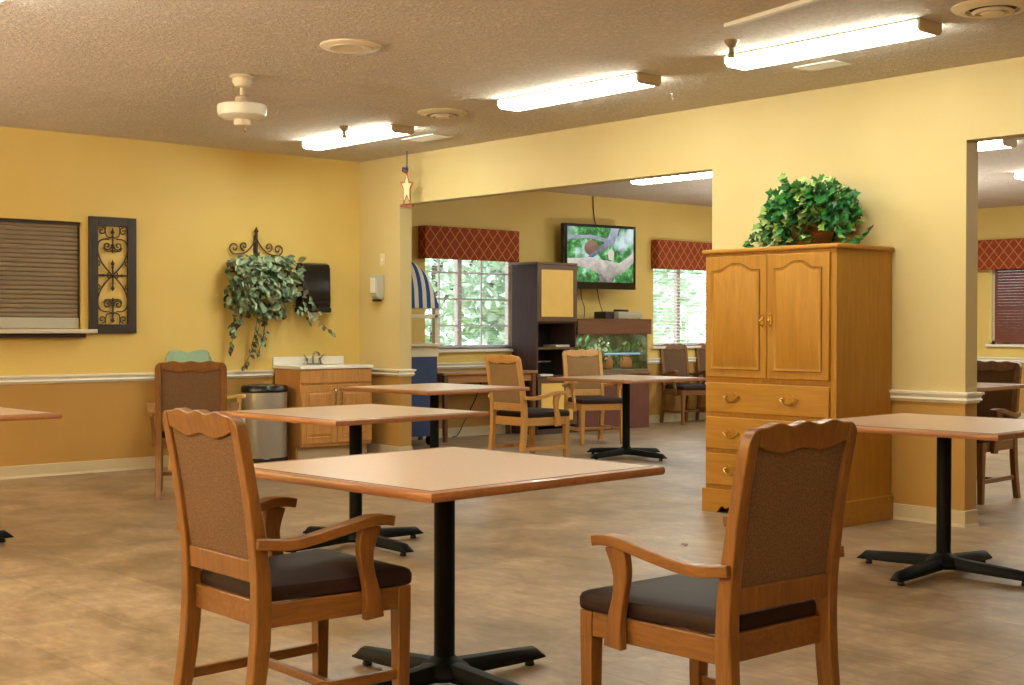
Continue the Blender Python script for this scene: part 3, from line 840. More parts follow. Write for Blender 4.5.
# ------------------------------------------------------------------ plants
def ivy_basket():
    cx, cy, z0 = 5.555, -0.30, 1.756
    t = thing('ivy_basket', 'lush variegated ivy in a brown wicker basket on top of the armoire', 'plant', (cx, cy, z0)); t.scale = (0.76, 1.0, 0.98)
    b = B(); b.lathe([(0.10, 0.0), (0.115, 0.02), (0.135, 0.08), (0.15, 0.14), (0.155, 0.15), (0.14, 0.15), (0.12, 0.06), (0.01, 0.05)], n=26, sx=1.25)
    for k in range(12):
        z = 0.012 + k * 0.012; r = 0.113 + 0.038 * (z / 0.15)
        b.tube([(1.25 * r * math.cos(a), r * math.sin(a), z + 0.004 * math.sin(12 * a + k * PI)) for a in [2 * PI * i / 30 for i in range(31)]], 0.006, 5)
    b.build('basket', 'wicker', t)
    rr = random.Random(11)
    L = B(); S = B()
    def putleaf(p, out, size, vari):
        L.mi = 1 if vari else 0
        d = Vector((out.x + rr.uniform(-.6, .6), out.y + rr.uniform(-.6, .6) - 0.2, rr.uniform(-0.9, 0.35)))
        nrm = Vector((rr.uniform(-.5, .5) + 0.2, -1 + rr.uniform(-.4, .4), 0.6 + rr.uniform(-.4, .4)))
        L.leaf(p, d, nrm, size, size * 0.95, 'ivy', 0.2)
    n = 0
    while n < 820:
        x = rr.uniform(-0.47, 0.40); y = rr.uniform(-0.24, 0.20); z = rr.uniform(0.03, 0.46)
        k = ((x + 0.02) / 0.42) ** 2 + (y / 0.25) ** 2 + ((z - 0.22) / 0.235) ** 2
        if x < -0.2 and z < 0.2: k = ((x + 0.32) / 0.17) ** 2 + (y / 0.2) ** 2 + ((z - 0.11) / 0.12) ** 2
        if x > 0.12 and z < 0.13: continue
        if k > 1.0 or k < 0.38: continue
        if z < 0.15 and abs(x) < 0.15 and y < -0.1 and abs(x + 0.02) < 0.06: continue
        p = Vector((x, y, z)); out = Vector((x / 0.4, y / 0.25, (z - 0.22) / 0.3))
        vari = rr.random() < (0.24 if -0.05 < x < 0.25 else 0.08) or (x < -0.3 and rr.random() < 0.3)
        putleaf(p, out, rr.uniform(0.050, 0.086), vari); n += 1
    # trailing sprigs
    for pts in ([(0.25, -0.08, 0.20), (0.38, -0.12, 0.14), (0.46, -0.15, 0.05), (0.56, -0.11, 0.02), (0.64, -0.06, 0.10)], [(-0.2, -0.1, 0.2), (-0.38, -0.16, 0.14), (-0.46, -0.2, 0.05), (-0.44, -0.22, 0.02)], [(0.2, -0.05, 0.3), (0.36, 0.0, 0.33), (0.43, 0.0, 0.26)], [(-0.1, 0, 0.38), (-0.22, -0.05, 0.45), (-0.24, -0.05, 0.49)], [(0.05, 0, 0.38), (0.16, -0.05, 0.45), (0.25, -0.05, 0.44)]):
        sp = spline(pts, 6); S.tube(sp, 0.003, 5)
        for i in range(0, len(sp), 1):
            putleaf(sp[i], Vector((rr.uniform(-1, 1), -0.5, 0.2)), rr.uniform(0.045, 0.075), rr.random() < 0.15)
    for k in range(26):
        a = rr.uniform(0, 2 * PI); r = rr.uniform(0.2, 0.38)
        S.tube(spline([(0, 0, 0.08), (r * 0.5 * math.cos(a), 0.4 * r * math.sin(a), 0.25), (r * math.cos(a), 0.5 * r * math.sin(a), rr.uniform(0.1, 0.38))], 4), 0.0025, 4)
    for v in L.bm.verts:
        if v.co.z < 0.005 and v.co.y > -0.34: v.co.z = 0.005
        v.co.y = min(v.co.y, 0.265)
    L.build('leaves', ['ivygreen', 'ivypale'], t, smooth=False, recalc=False)
    S.build('stems', 'stem', t)
ivy_basket()

def wall_planter():
    y0, z0 = -1.17, 1.80
    t = thing('hanging_vine', 'trailing sage green vine in a scrolled iron planter on the left wall', 'plant', (0.003, y0, z0))
    b = B()
    def spiral(cx, cz, r0, a0, turns, sgn, n=22):
        return [(0.02, cx + sgn * r0 * (1 - i / n * 0.85) * math.cos(a0 + turns * 2 * PI * i / n), cz + r0 * (1 - i / n * 0.85) * math.sin(a0 + turns * 2 * PI * i / n)) for i in range(n + 1)]
    for s in (-1, 1):
        b.tube(spiral(s * 0.23, 0.155, 0.055, -PI / 2, 1.3, s), 0.0065, 6)
        b.tube(spiral(s * 0.13, 0.175, 0.042, -PI / 2, 1.3, s), 0.0065, 6)
        b.tube(spline([(0.02, s * 0.23, 0.10), (0.02, s * 0.12, 0.115), (0.02, s * 0.03, 0.20), (0.02, 0.0, 0.27)], 6), 0.0065, 6)
    b.tube([(0.02, 0, 0.0), (0.02, 0, 0.30)], 0.007, 6)
    b.lathe([(0.001, 0.36), (0.012, 0.335), (0.022, 0.315), (0.012, 0.30), (0.016, 0.285), (0.008, 0.26)], (0.02, 0, 0), 10)
    b.tube([(0.02, -0.29, 0.03), (0.02, 0.29, 0.03)], 0.008, 6)
    b.box(0, -0.02, -0.1, 0.012, 0.02, 0.28)
    b.build('scroll_bracket', 'iron', t)
    b = B(); b.box(0.0, -0.27, -0.07, 0.15, 0.27, 0.03); b.build('trough', 'iron', t, bevel=0.01)
    rr = random.Random(5); L = B(); S = B()
    def put(p, size, dark, droop=0.0):
        L.mi = 1 if dark else 0
        d = Vector((rr.uniform(0.0, 1.0), rr.uniform(-1, 1), rr.uniform(-1.2, 0.3) - droop))
        L.leaf(p, d, (1 + rr.uniform(-.4, .4), rr.uniform(-.5, .5), 0.5 + rr.uniform(-.5, .5)), size, size * 0.62, 'oval', 0.25)
    n = 0
    while n < 640:
        y = rr.uniform(-0.34, 0.36); z = rr.uniform(-0.50, 0.15); x = rr.uniform(0.02, 0.26)
        u = (y - 0.03) / 0.36; lim = 0.10 - 0.06 * u * u
        bot = -0.46 + 0.10 * abs(u) ** 2 + 0.14 * (u > 0.4)
        if z > lim or z < bot or abs(u) > 1: continue
        if y > 0.34 and x < 0.18: continue
        put(Vector((x, y, z)), rr.uniform(0.055, 0.095), rr.random() < 0.10 + 0.22 * (z < -0.25)); n += 1
    for (ys, ye, ze, k) in ((-0.28, -0.30, -0.60, 14), (-0.24, -0.33, -0.78, 16), (-0.18, -0.22, -0.52, 10), (-0.05, -0.10, -0.76, 12), (0.0, 0.03, -0.70, 12), (0.02, -0.17, -0.92, 10), (0.05, -0.02, -0.80, 9), (0.25, 0.36, -0.42, 10), (0.30, 0.52, -0.52, 9), (0.36, 0.78, -0.62, 10), (0.20, 0.26, -0.45, 10)):
        sp = spline([(0.14, ys, -0.05), (0.17, ys + (ye - ys) * 0.25, ze * 0.45), (0.13, ys + (ye - ys) * 0.6, ze * 0.8), (0.09, ye, ze)], 8)
        for q in sp:
            if q.y > 0.33 and q.z > -0.47: q.x = max(q.x, 0.205)
        S.tube(sp, 0.0028, 5)
        for i in range(k):
            q = sp[min(len(sp) - 1, int(len(sp) * (0.25 + 0.75 * i / k)))]
            put(q, rr.uniform(0.045, 0.075), rr.random() < 0.5, 0.5)
        put(sp[-1], 0.06, True, 1)
    for v in L.bm.verts:
        if v.co.y > 0.40 and -0.49 < v.co.z < 0.07: v.co.x = max(v.co.x, 0.150)
        v.co.x = max(v.co.x, 0.004)
    L.build('leaves', ['sage', 'olive'], t, smooth=False, recalc=False)
    S.build('stems', 'stem', t)
wall_planter()

# ------------------------------------------------------------------ left wall fittings
def shutter():
    t = thing('rolling_shutter', 'closed grey brown rolling shutter filling the serving hatch', 'shutter', (0, 0, 0))
    y0, y1, z0, z1 = -4.398, -2.830, 1.235, 2.111
    b = B(); prof = [( -0.085, z0)]; p = 0.0375; z = z0
    pts = []
    while z < z1 - 0.03:
        pts += [(-0.062, z + 0.002), (-0.054, z + 0.006), (-0.050, z + 0.018), (-0.054, z + 0.032), (-0.063, z + 0.0355)]
        z += p
    poly = pts + [(-0.07, z1 - 0.02), (-0.085, z1 - 0.02), (-0.085, z0)]
    b.prism(poly, 'y', y0, y1); b.build('curtain', 'shutter', t)
    b = B(); b.box(-0.08, y0, z0 - 0.018, -0.04, y1 - 0.01, z0 + 0.075); b.build('bottom_bar', 'greyplastic', t, bevel=0.004)
    b = B(); b.box(-0.09, y0, z1 - 0.026, -0.03, y1, z1); b.build('head_box', 'darkbronze', t, bevel=0.003)
    b = B(); b.box(-0.085, y1 - 0.016, z0, -0.045, y1, z1 - 0.026); b.build('guide_rail', 'darkbronze', t, bevel=0.003)
    c = thing('hatch_counter', 'narrow stainless ledge under the rolling shutter', 'ledge', (0, 0, 0))
    b = B(); b.box(0.002, -4.6, 1.180, 0.14, -2.755, 1.213); b.build('ledge', 'counter', c, bevel=0.004)
    b = B(); b.box(0.002, -4.6, 1.145, 0.08, -2.83, 1.178); b.build('support_rail', 'darkbronze', c, bevel=0.004)
shutter()

def iron_panel():
    y0, y1, z0, z1 = -2.778, -2.355, 1.178, 2.167
    cy, cz = (y0 + y1) / 2, (z0 + z1) / 2
    t = thing('iron_wall_panel', 'dark framed wall panel with wrought iron scrollwork beside the shutter', 'wall panel', (0.003, cy, cz))
    hw, hh = (y1 - y0) / 2, (z1 - z0) / 2; f = 0.078
    b = B()
    b.box(0, -hw, -hh, 0.03, -hw + f, hh); b.box(0, hw - f, -hh, 0.03, hw, hh); b.box(0, -hw + f, -hh, 0.03, hw - f, -hh + f); b.box(0, -hw + f, hh - f, 0.03, hw - f, hh)
    b.build('frame', 'darkbronze', t, bevel=0.004)
    iw, ih = hw - f, hh - f
    b = B(); X = 0.016
    def P(l): return [(X, u * iw, v * ih) for u, v in l]
    def cs(l, r=0.0062): b.tube(spline(P(l), 6), r, 6)
    def spir(cu, cv, r, a0, turns, sx, sv):
        n = 20; return [(X, (cu * iw) + sx * r * (1 - .8 * i / n) * math.cos(a0 + turns * 2 * PI * i / n), cv * ih + sv * r * (1 - .8 * i / n) * math.sin(a0 + turns * 2 * PI * i / n)) for i in range(n + 1)]
    for sv in (1, -1):
        for su in (1, -1):
            cs([(0, 0), (su * 0.30, sv * 0.09), (su * 0.72, sv * 0.25), (su * 0.95, sv * 0.42), (su * 1.0, sv * 0.56), (su * 0.90, sv * 0.68), (su * 0.62, sv * 0.735), (su * 0.25, sv * 0.74)])
            b.tube(spir(su * 0.36, sv * 0.60, 0.040, -0.3, 1.35, su * -1, sv * -1), 0.0062, 6)
            b.tube(spline(P([(su * 0.08, sv * 0.52), (su * 0.2, sv * 0.49), (su * 0.5, sv * 0.505), (su * 0.62, sv * 0.57)]), 5), 0.0058, 6)
            b.tube(spir(su * 0.72, sv * 0.90, 0.033, PI / 2, 1.2, su, sv), 0.0055, 6)
            cs([(su * 0.1, sv * 0.76), (su * 0.4, sv * 0.80), (su * 0.48, sv * 0.9), (su * 0.46, sv * 1.0)], 0.0055)
            cs([(su * 0.05, sv * 0.01), (su * 0.22, sv * 0.06), (su * 0.34, sv * 0.03), (su * 0.26, sv * 0.005)], 0.005)
            cs([(su * 1.0, sv * 0.30), (su * 0.86, sv * 0.26), (su * 0.9, sv * 0.20), (su * 1.0, sv * 0.2)], 0.005)
        # spikes with finials
        b.tube(P([(0, sv * 0.46), (0, sv * 0.92)]), 0.0085, 6)
        for v in (0.50, 0.62, 0.78): b.lathe([(0.004, -0.014), (0.016, 0), (0.004, 0.014)], (X, 0, sv * v * ih), 8)
        b.lathe([(0.003, -0.03), (0.018, -0.01), (0.008, 0.012), (0.002, 0.035)], (X, 0, sv * 0.90 * ih), 8)
        b.tube(P([(0, 0), (0, sv * 0.28)]), 0.008, 6)
        b.lathe([(0.003, -0.03), (0.018, -0.005), (0.008, 0.012), (0.002, 0.03)], (X, 0, sv * 0.25 * ih), 8)
        b.lathe([(0.004, -0.012), (0.014, 0), (0.004, 0.012)], (X, 0, sv * 0.16 * ih), 8)
    b.tube(P([(-0.98, 0), (0.98, 0)]), 0.008, 6)
    for su in (1, -1):
        b.lathe([(0.003, -0.012), (0.020, 0), (0.003, 0.012)], (X, su * 0.62 * iw, 0), 8)
    b.lathe([(0.004, -0.02), (0.024, 0), (0.004, 0.02)], (X + 0.004, 0, 0), 10)
    b.build('scrollwork', 'iron', t)
iron_panel()

def dispensers():
    t = thing('paper_towel_dispenser', 'black smoked paper towel dispenser with a white sheet hanging out', 'dispenser', (0.003, -0.585, 1.37))
    b = B(); pr = [(0, 0.02), (0.11, 0.03), (0.135, 0.06), (0.14, 0.12), (0.13, 0.42), (0.115, 0.455), (0.08, 0.47), (0, 0.47)]
    b.prism([(x, z) for x, z in pr], 'y', -0.158, 0.158); b.build('cover', 'smoke', t, bevel=0.014, seg=3)
    b = B(); b.box(0, -0.170, 0.0, 0.13, 0.170, 0.05); b.build('chin', 'blackplastic', t, bevel=0.012, seg=3)
    b = B(); b.grid(6, 3, lambda u, v: (0.07 + 0.015 * math.sin(u * 5), -0.06 + 0.13 * u, 0.005 - (0.045 + 0.012 * math.sin(u * 4)) * v)); b.build('paper_sheet', 'white', t)
    b = B(); b.box(0.138, -0.10, 0.085, 0.1415, -0.055, 0.097); b.build('nameplate', 'greyplastic', t)
    t = thing('soap_dispenser', 'grey and white soap dispenser on the end pillar wall', 'dispenser', (0.365, -0.003, 1.50))
    b = B(); b.prism([(0, 0), (-0.06, 0.0), (-0.095, 0.03), (-0.10, 0.20), (-0.085, 0.235), (0, 0.24)], 'x', -0.052, 0.052); b.build('cover', 'greyplastic', t, bevel=0.012, seg=3)
    b = B(); b.box(-0.038, -0.106, 0.06, 0.038, -0.096, 0.205); b.build('front_window', 'white', t, bevel=0.004)
    b = B(); b.box(-0.035, -0.085, -0.022, 0.035, -0.02, 0.0); b.build('push_lever', 'blackplastic', t, bevel=0.006)
    t = thing('light_switch', 'cream switch plate above the soap dispenser', 'switch', (0.385, -0.002, 1.88))
    b = B(); b.box(-0.036, -0.006, -0.058, 0.036, 0, 0.058); b.build('plate', 'cream', t, bevel=0.003)
    b = B(); b.box(-0.006, -0.016, -0.012, 0.006, -0.006, 0.012); b.build('toggle', 'white', t, bevel=0.002)
dispensers()

def vanity():
    y0, y1, D, top = -0.985, -0.20, 0.475, 0.878
    t = thing('vanity_cabinet', 'oak sink cabinet with white basin top in the corner under the towel dispenser', 'cabinet', (0.036, (y0 + y1) / 2, 0))
    w = (y1 - y0) / 2; d = D - 0.036
    b = B(); b.box(0, -w, 0.135, d, w, top - 0.032)
    b.box(0, -w, 0.0, d - 0.07, -w + 0.018, 0.135); b.box(0, w - 0.018, 0.0, d - 0.07, w, 0.135)
    b.build('carcass', 'vanwood', t, bevel=0.003)
    b = B(); b.box(d - 0.085, -w + 0.018, 0.0, d - 0.075, w - 0.018, 0.135); b.build('toe_kick', 'base', t)
    b = B(); b.box(-0.03, -w - 0.008, top - 0.030, d + 0.02, w + 0.012, top); b.box(-0.03, -w - 0.008, top, -0.008, w - 0.005, top + 0.075)
    tp = b.build('basin_top', 'marble', t, bevel=0.005)
    b = B(); b.lathe([(0.16, 0.0), (0.155, 0.004), (0.165, 0.006), (0.17, 0.0)], (0.21, 0, top), 28, sy=1.3); b.build('basin_rim', 'marble', tp)
    b = B(); b.box(d - 0.002, -w + 0.004, 0.72, d + 0.012, w - 0.004, top - 0.036); b.build('false_drawer_front', 'vanwood', t, bevel=0.003)
    for i, (a, c) in enumerate(((-w + 0.004, -0.003), (0.003, w - 0.004))):
        b = B(); b.box(d - 0.002, a, 0.165, d + 0.016, c, 0.700); dr = b.build('door', 'vanwood', t, bevel=0.004)
        b = B(); z0, z1 = 0.165 + 0.055, 0.700 - 0.055; aa, cc = a + 0.055, c - 0.055
        def rr_(ins, x): return [(x, aa + ins, z0 + ins), (x, cc - ins, z0 + ins), (x, cc - ins, z1 - ins), (x, aa + ins, z1 - ins)]
        b.rings([rr_(-0.004, d + 0.0155), rr_(0, d + 0.021), rr_(0.008, d + 0.0165), rr_(0.014, d + 0.0165), rr_(0.034, d + 0.023)], False, True)
        b.build('raised_panel', 'vanwood', dr, smooth=False)
        hy = c - 0.032 if i == 0 else a + 0.032
        b = B(); b.tube(spline([(d + 0.016, hy, 0.665), (d + 0.040, hy, 0.650), (d + 0.042, hy, 0.590), (d + 0.040, hy, 0.530), (d + 0.016, hy, 0.515)], 4), 0.0075, 8)
        b.build('handle', 'chrome', dr)
    # faucet with two lever handles
    b = B(); fx = 0.045
    b.box(fx - 0.02, -0.10, top, fx + 0.02, 0.10, top + 0.012)
    b.tube(spline([(fx, 0, top + 0.01), (fx, 0, top + 0.09), (fx + 0.05, 0, top + 0.12), (fx + 0.11, 0, top + 0.095)], 5), 0.011, 8)
    for s in (-1, 1):
        b.lathe([(0.018, 0.01), (0.014, 0.05), (0.018, 0.06), (0.006, 0.068)], (fx, s * 0.075, top), 12)
        b.tube([(fx, s * 0.075, top + 0.058), (fx + 0.02, s * 0.115, top + 0.095)], 0.007, 6)
    b.build('faucet', 'chrome', t)
vanity()

def trash():
    t = thing('step_trash_can', 'tall brushed steel step bin with black lid beside the vanity cabinet', 'trash can', (0.27, -1.235, 0)); t.scale = (1, 1, 1.045)
    def ov(r, z, k=1.0): return [(r * math.cos(2 * PI * i / 32) * 0.92 * k, r * math.sin(2 * PI * i / 32) * 1.02 * k, z) for i in range(32)]
    b = B(); b.rings([ov(0.20, 0.05), ov(0.205, 0.06), ov(0.205, 0.615), ov(0.20, 0.62)]); b.build('body', 'steel', t)
    b = B(); b.rings([ov(0.208, 0.0), ov(0.212, 0.01), ov(0.210, 0.05), ov(0.2, 0.06)]); b.build('base_ring', 'blackplastic', t)
    b = B(); b.rings([ov(0.205, 0.618), ov(0.213, 0.626), ov(0.213, 0.655), ov(0.200, 0.675), ov(0.12, 0.684)]); b.build('lid', 'blackplastic', t)
    b = B(); b.box(0.17, -0.03, 0.012, 0.25, 0.05, 0.028); b.build('pedal', 'steel', t, bevel=0.006)
trash()

# ------------------------------------------------------------------ ceiling fittings
def fixture(label, x0, x1, y, group='fluorescent ceiling lights', w=0.215):
    t = thing('fluorescent_light', label, 'ceiling light', ((x0 + x1) / 2, y, H), 0, group)
    h = (x1 - x0) / 2
    b = B(); b.box(-h + 0.005, -w / 2 - 0.003, -0.012, h - 0.005, w / 2 + 0.003, -0.001); b.build('housing', 'greyplastic', t)
    b = B(); pr = [(-w / 2, -0.012), (-w / 2, -0.046), (-w / 2 + 0.016, -0.062), (-w / 2 + 0.035, -0.066), (w / 2 - 0.035, -0.066), (w / 2 - 0.016, -0.062), (w / 2, -0.046), (w / 2, -0.012)]
    b.prism(pr, 'x', -h + 0.012, h - 0.018); b.build('lens', 'lens', t, smooth=False)
    pe = [(-w / 2 - 0.003, -0.001), (-w / 2 - 0.003, -0.046), (-w / 2 + 0.015, -0.064), (-w / 2 + 0.035, -0.068), (w / 2 - 0.035, -0.068), (w / 2 - 0.015, -0.064), (w / 2 + 0.003, -0.046), (w / 2 + 0.003, -0.001)]
    for (a, c) in ((-h, -h + 0.012), (h - 0.018, h)):
        b = B(); b.prism(pe, 'x', a, c); b.build('end_cap', 'endcap', t, bevel=0.002)
    return t
fixture('farthest of the three fluorescent lights in a row, beside the ceiling fan', 0.90, 2.22, -1.13)
fixture('middle of the three fluorescent lights in a row along the yellow header', 3.63, 4.99, -1.25)
fixture('largest fluorescent light, nearest of the row of three', 5.68, 6.985, -1.25)
fixture('fluorescent light in the far room, seen under the header left of the armoire', 0.85, 2.25, 3.05)
fixture('nearer fluorescent light seen through the right doorway', 3.72, 5.07, 3.2)
fixture('farther fluorescent light at the picture edge in the right doorway', 3.86, 5.2, 5.65)
fixture('fluorescent light just entering the top left corner of the picture', 4.2, 5.53, -5.24)

def area(name, x, y, e, sx=1.3, sy=0.3, z=H - 0.11, col=(0.95, 1.0, 0.90)):
    l = bpy.data.lights.new(name, 'AREA'); l.shape = 'RECTANGLE'; l.size = sx; l.size_y = sy; l.energy = e; l.color = col
    o = bpy.data.objects.new(name, l); o.location = (x, y, z); COL.objects.link(o); return o
# unseen ceiling lamps added to light both rooms, out of the picture
for x, y in ((7.6, -5.0), (10.2, -5.6), (7.6, -8.2), (4.6, -8.2), (1.6, -5.6)):
    area('unseen_ceiling_light', x, y, 14)
for x, y in ((7.6, 2.8), (7.6, 5.8), (1.6, 6.6)):
    area('unseen_ceiling_light', x, y, 60)
# unseen lamps facing up, added only to brighten the ceiling
for x, y, e in ((9.0, -8.9, 350), (2.0, -8.6, 380), (5.2, -8.9, 240), (2.2, 5.2, 70), (7.0, 6.0, 100)):
    o = area('added_ceiling_fill', x, y, e, 0.9, 0.9, 1.5, (1.0, 0.98, 0.95)); o.rotation_euler = (PI, 0, 0)

def small_ceiling():
    def rings_disc(name, label, cat, x, y, rad, parts):
        t = thing(name, label, cat, (x, y, H)); return t
    t = thing('ceiling_cover_plate', 'plain white round cover plate on the ceiling, right of the fan', 'cover plate', (4.445, -3.17, H))
    b = B(); b.lathe([(0.178, -0.001), (0.178, -0.010), (0.165, -0.018), (0.05, -0.022), (0.001, -0.022)], n=36); b.build('plate', 'cream', t)
    b = B(); b.lathe([(0.125, -0.0195), (0.125, -0.0225), (0.118, -0.0235), (0.112, -0.0215)], n=36); b.build('rim', 'cream', t)
    for (x, y, r, lab) in ((2.935, -1.295, 0.19, 'round ceiling air diffuser above the gap between the farthest and middle lights'), (7.36, -1.30, 0.20, 'round ringed ceiling air diffuser in the top right corner')):
        t = thing('round_air_diffuser', lab, 'air vent', (x, y, H), 0, 'round ceiling diffusers')
        b = B(); b.lathe([(r, -0.001), (r, -0.008), (r * 0.9, -0.020), (r * 0.66, -0.028), (r * 0.62, -0.01)], n=36); b.build('outer_ring', 'cream', t)
        b = B(); b.lathe([(r * 0.60, -0.006), (r * 0.58, -0.012), (r * 0.01, -0.012)], n=30); b.build('throat', 'interior', t)
        b = B(); b.lathe([(r * 0.52, -0.030), (r * 0.44, -0.040), (r * 0.40, -0.034), (r * 0.48, -0.024)], n=30); b.build('middle_ring', 'cream', t)
        b = B(); b.lathe([(r * 0.30, -0.036), (r * 0.26, -0.044), (0.001, -0.046)], n=26); b.build('centre_disc', 'cream', t)
    for (x, y, hx, hy, lab) in ((5.90, -0.68, 0.15, 0.09, 'rectangular white return grille behind the largest light'), (1.80, -0.56, 0.22, 0.11, 'rectangular white return grille behind the farthest light')):
        t = thing('return_grille', lab, 'air vent', (x, y, H), 0, 'rectangular ceiling grilles')
        b = B(); b.box(-hx, -hy, -0.010, hx, -hy + 0.025, -0.001); b.box(-hx, hy - 0.025, -0.010, hx, hy, -0.001); b.box(-hx, -hy + 0.025, -0.010, -hx + 0.025, hy - 0.025, -0.001); b.box(hx - 0.025, -hy + 0.025, -0.010, hx, hy - 0.025, -0.001)
        b.build('frame', 'white', t, bevel=0.002)
        b = B()
        k = -hy + 0.03
        while k < hy - 0.03:
            b.prism([(k, -0.003), (k + 0.012, -0.010), (k + 0.014, -0.009), (k + 0.002, -0.002)], 'x', -hx + 0.025, hx - 0.025); k += 0.018
        b.build('louvres', 'white', t, smooth=False)
    for (x, y, lab) in ((1.86, -1.45, 'small bell shaped sprinkler head beside the farthest light'), (5.98, -1.65, 'bell shaped sprinkler head at the left end of the largest light')):
        t = thing('sprinkler_head', lab, 'sprinkler', (x, y, H), 0, 'ceiling sprinkler heads')
        b = B(); b.lathe([(0.042, -0.001), (0.040, -0.012), (0.020, -0.040), (0.016, -0.042)], n=18); b.build('escutcheon', 'sprink', t)
        b = B(); b.lathe([(0.014, -0.040), (0.014, -0.070), (0.020, -0.075), (0.020, -0.092), (0.026, -0.094), (0.026, -0.097), (0.002, -0.099)], n=14); b.build('sprinkler_body', 'sprink', t)
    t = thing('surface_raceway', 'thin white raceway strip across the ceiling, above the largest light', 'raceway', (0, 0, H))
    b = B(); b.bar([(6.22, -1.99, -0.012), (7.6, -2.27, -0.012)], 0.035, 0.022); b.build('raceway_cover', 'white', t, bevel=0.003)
    t = thing('ceiling_hook', 'tiny white hook in the ceiling below the middle light', 'hook', (4.62, -0.62, H))
    b = B(); b.lathe([(0.012, -0.001), (0.010, -0.006), (0.003, -0.010)], n=10); b.build('hook_base', 'white', t)
    b = B(); b.tube([(0, 0, -0.006), (0, 0, -0.03), (0.006, 0, -0.042), (0.014, 0, -0.036)], 0.0025, 6); b.build('hook_wire', 'white', t)
small_ceiling()

def fan():
    t = thing('ceiling_fan', 'white ceiling fan motor without blades', 'ceiling fan', (3.225, -3.171, H))
    b = B(); b.lathe([(0.075, -0.001), (0.085, -0.012), (0.060, -0.025), (0.062, -0.045), (0.045, -0.075), (0.022, -0.082)], n=24); b.build('canopy', 'cream', t)
    b = B(); b.lathe([(0.013, -0.075), (0.013, -0.150)], n=14); b.build('downrod', 'cream', t)
    b = B(); b.lathe([(0.030, -0.135), (0.042, -0.142), (0.045, -0.175), (0.050, -0.19)], n=18); b.build('yoke_cover', 'endcap', t)
    b = B(); b.lathe([(0.05, -0.186), (0.150, -0.192), (0.157, -0.200), (0.157, -0.238), (0.150, -0.262), (0.120, -0.278), (0.05, -0.284)], n=36); b.build('motor_housing', 'white', t)
    b = B(); b.lathe([(0.045, -0.28), (0.054, -0.286), (0.054, -0.318), (0.046, -0.326), (0.004, -0.328)], n=22); b.build('switch_housing', 'cream', t)
    b = B(); b.tube([(0.035, 0, -0.32), (0.037, 0, -0.36)], 0.002, 5); b.lathe([(0.001, -0.375), (0.006, -0.368), (0.003, -0.358)], (0.037, 0, 0), 8); b.build('pull_chain', 'brass', t)
fan()

def star():
    x, y = 0.98, -0.16
    t = thing('star_ornament', 'red edged wooden star ornament with a bow hanging by the header', 'ornament', (x, y, H))
    b = B(); b.tube([(0, 0, -0.002), (0, 0, -0.17)], 0.006, 6); b.build('hanging_ribbon', 'blue', t)
    a = R(38); ca, sa = math.cos(a), math.sin(a)       # face turned towards the room
    def starpts(k, z0):
        o = []
        tips = [(0, 0.16), (0.062, 0.05), (0.036, -0.17), (-0.036, -0.17), (-0.062, 0.05)]
        inn = [(0.022, 0.055), (0.034, -0.02), (0, -0.08), (-0.034, -0.02), (-0.022, 0.055)]
        for p, q in zip(tips, inn): o += [p, q]
        return [(u * k, z0 + v * k) for u, v in o]
    zc = -0.335
    def place(pts, n): return [(u * ca - n * sa, u * sa + n * ca, z) for u, z in pts]
    b = B(); b.rings([place(starpts(1.0, zc), -0.006), place(starpts(1.0, zc), 0.006)]); b.build('star_back', 'red', t, smooth=False)
    b = B(); b.rings([place(starpts(0.72, zc), -0.011), place(starpts(0.72, zc), 0.011)]); b.build('star_face', 'natural', t, smooth=False)
    b = B()
    for s in (-1, 1):
        b.tube(spline([(0, -0.012, -0.175), (s * 0.03 * ca, -0.02, -0.155), (s * 0.045 * ca, -0.02, -0.18), (0, -0.012, -0.185)], 4), 0.011, 6)
    b.build('bow', 'blue', t)
    b = B(); b.lathe([(0.002, -0.21), (0.026, -0.195), (0.022, -0.18), (0.002, -0.172)], (0, -0.014, 0), 10); b.build('bow_knot', 'red', t)
    b = B(); b.rings([place([(-0.062, -0.512), (0.062, -0.512), (0.062, -0.498), (-0.062, -0.498)], -0.016), place([(-0.062, -0.512), (0.062, -0.512), (0.062, -0.498), (-0.062, -0.498)], 0.016)]); b.build('base_bar', 'red', t, smooth=False)
star()

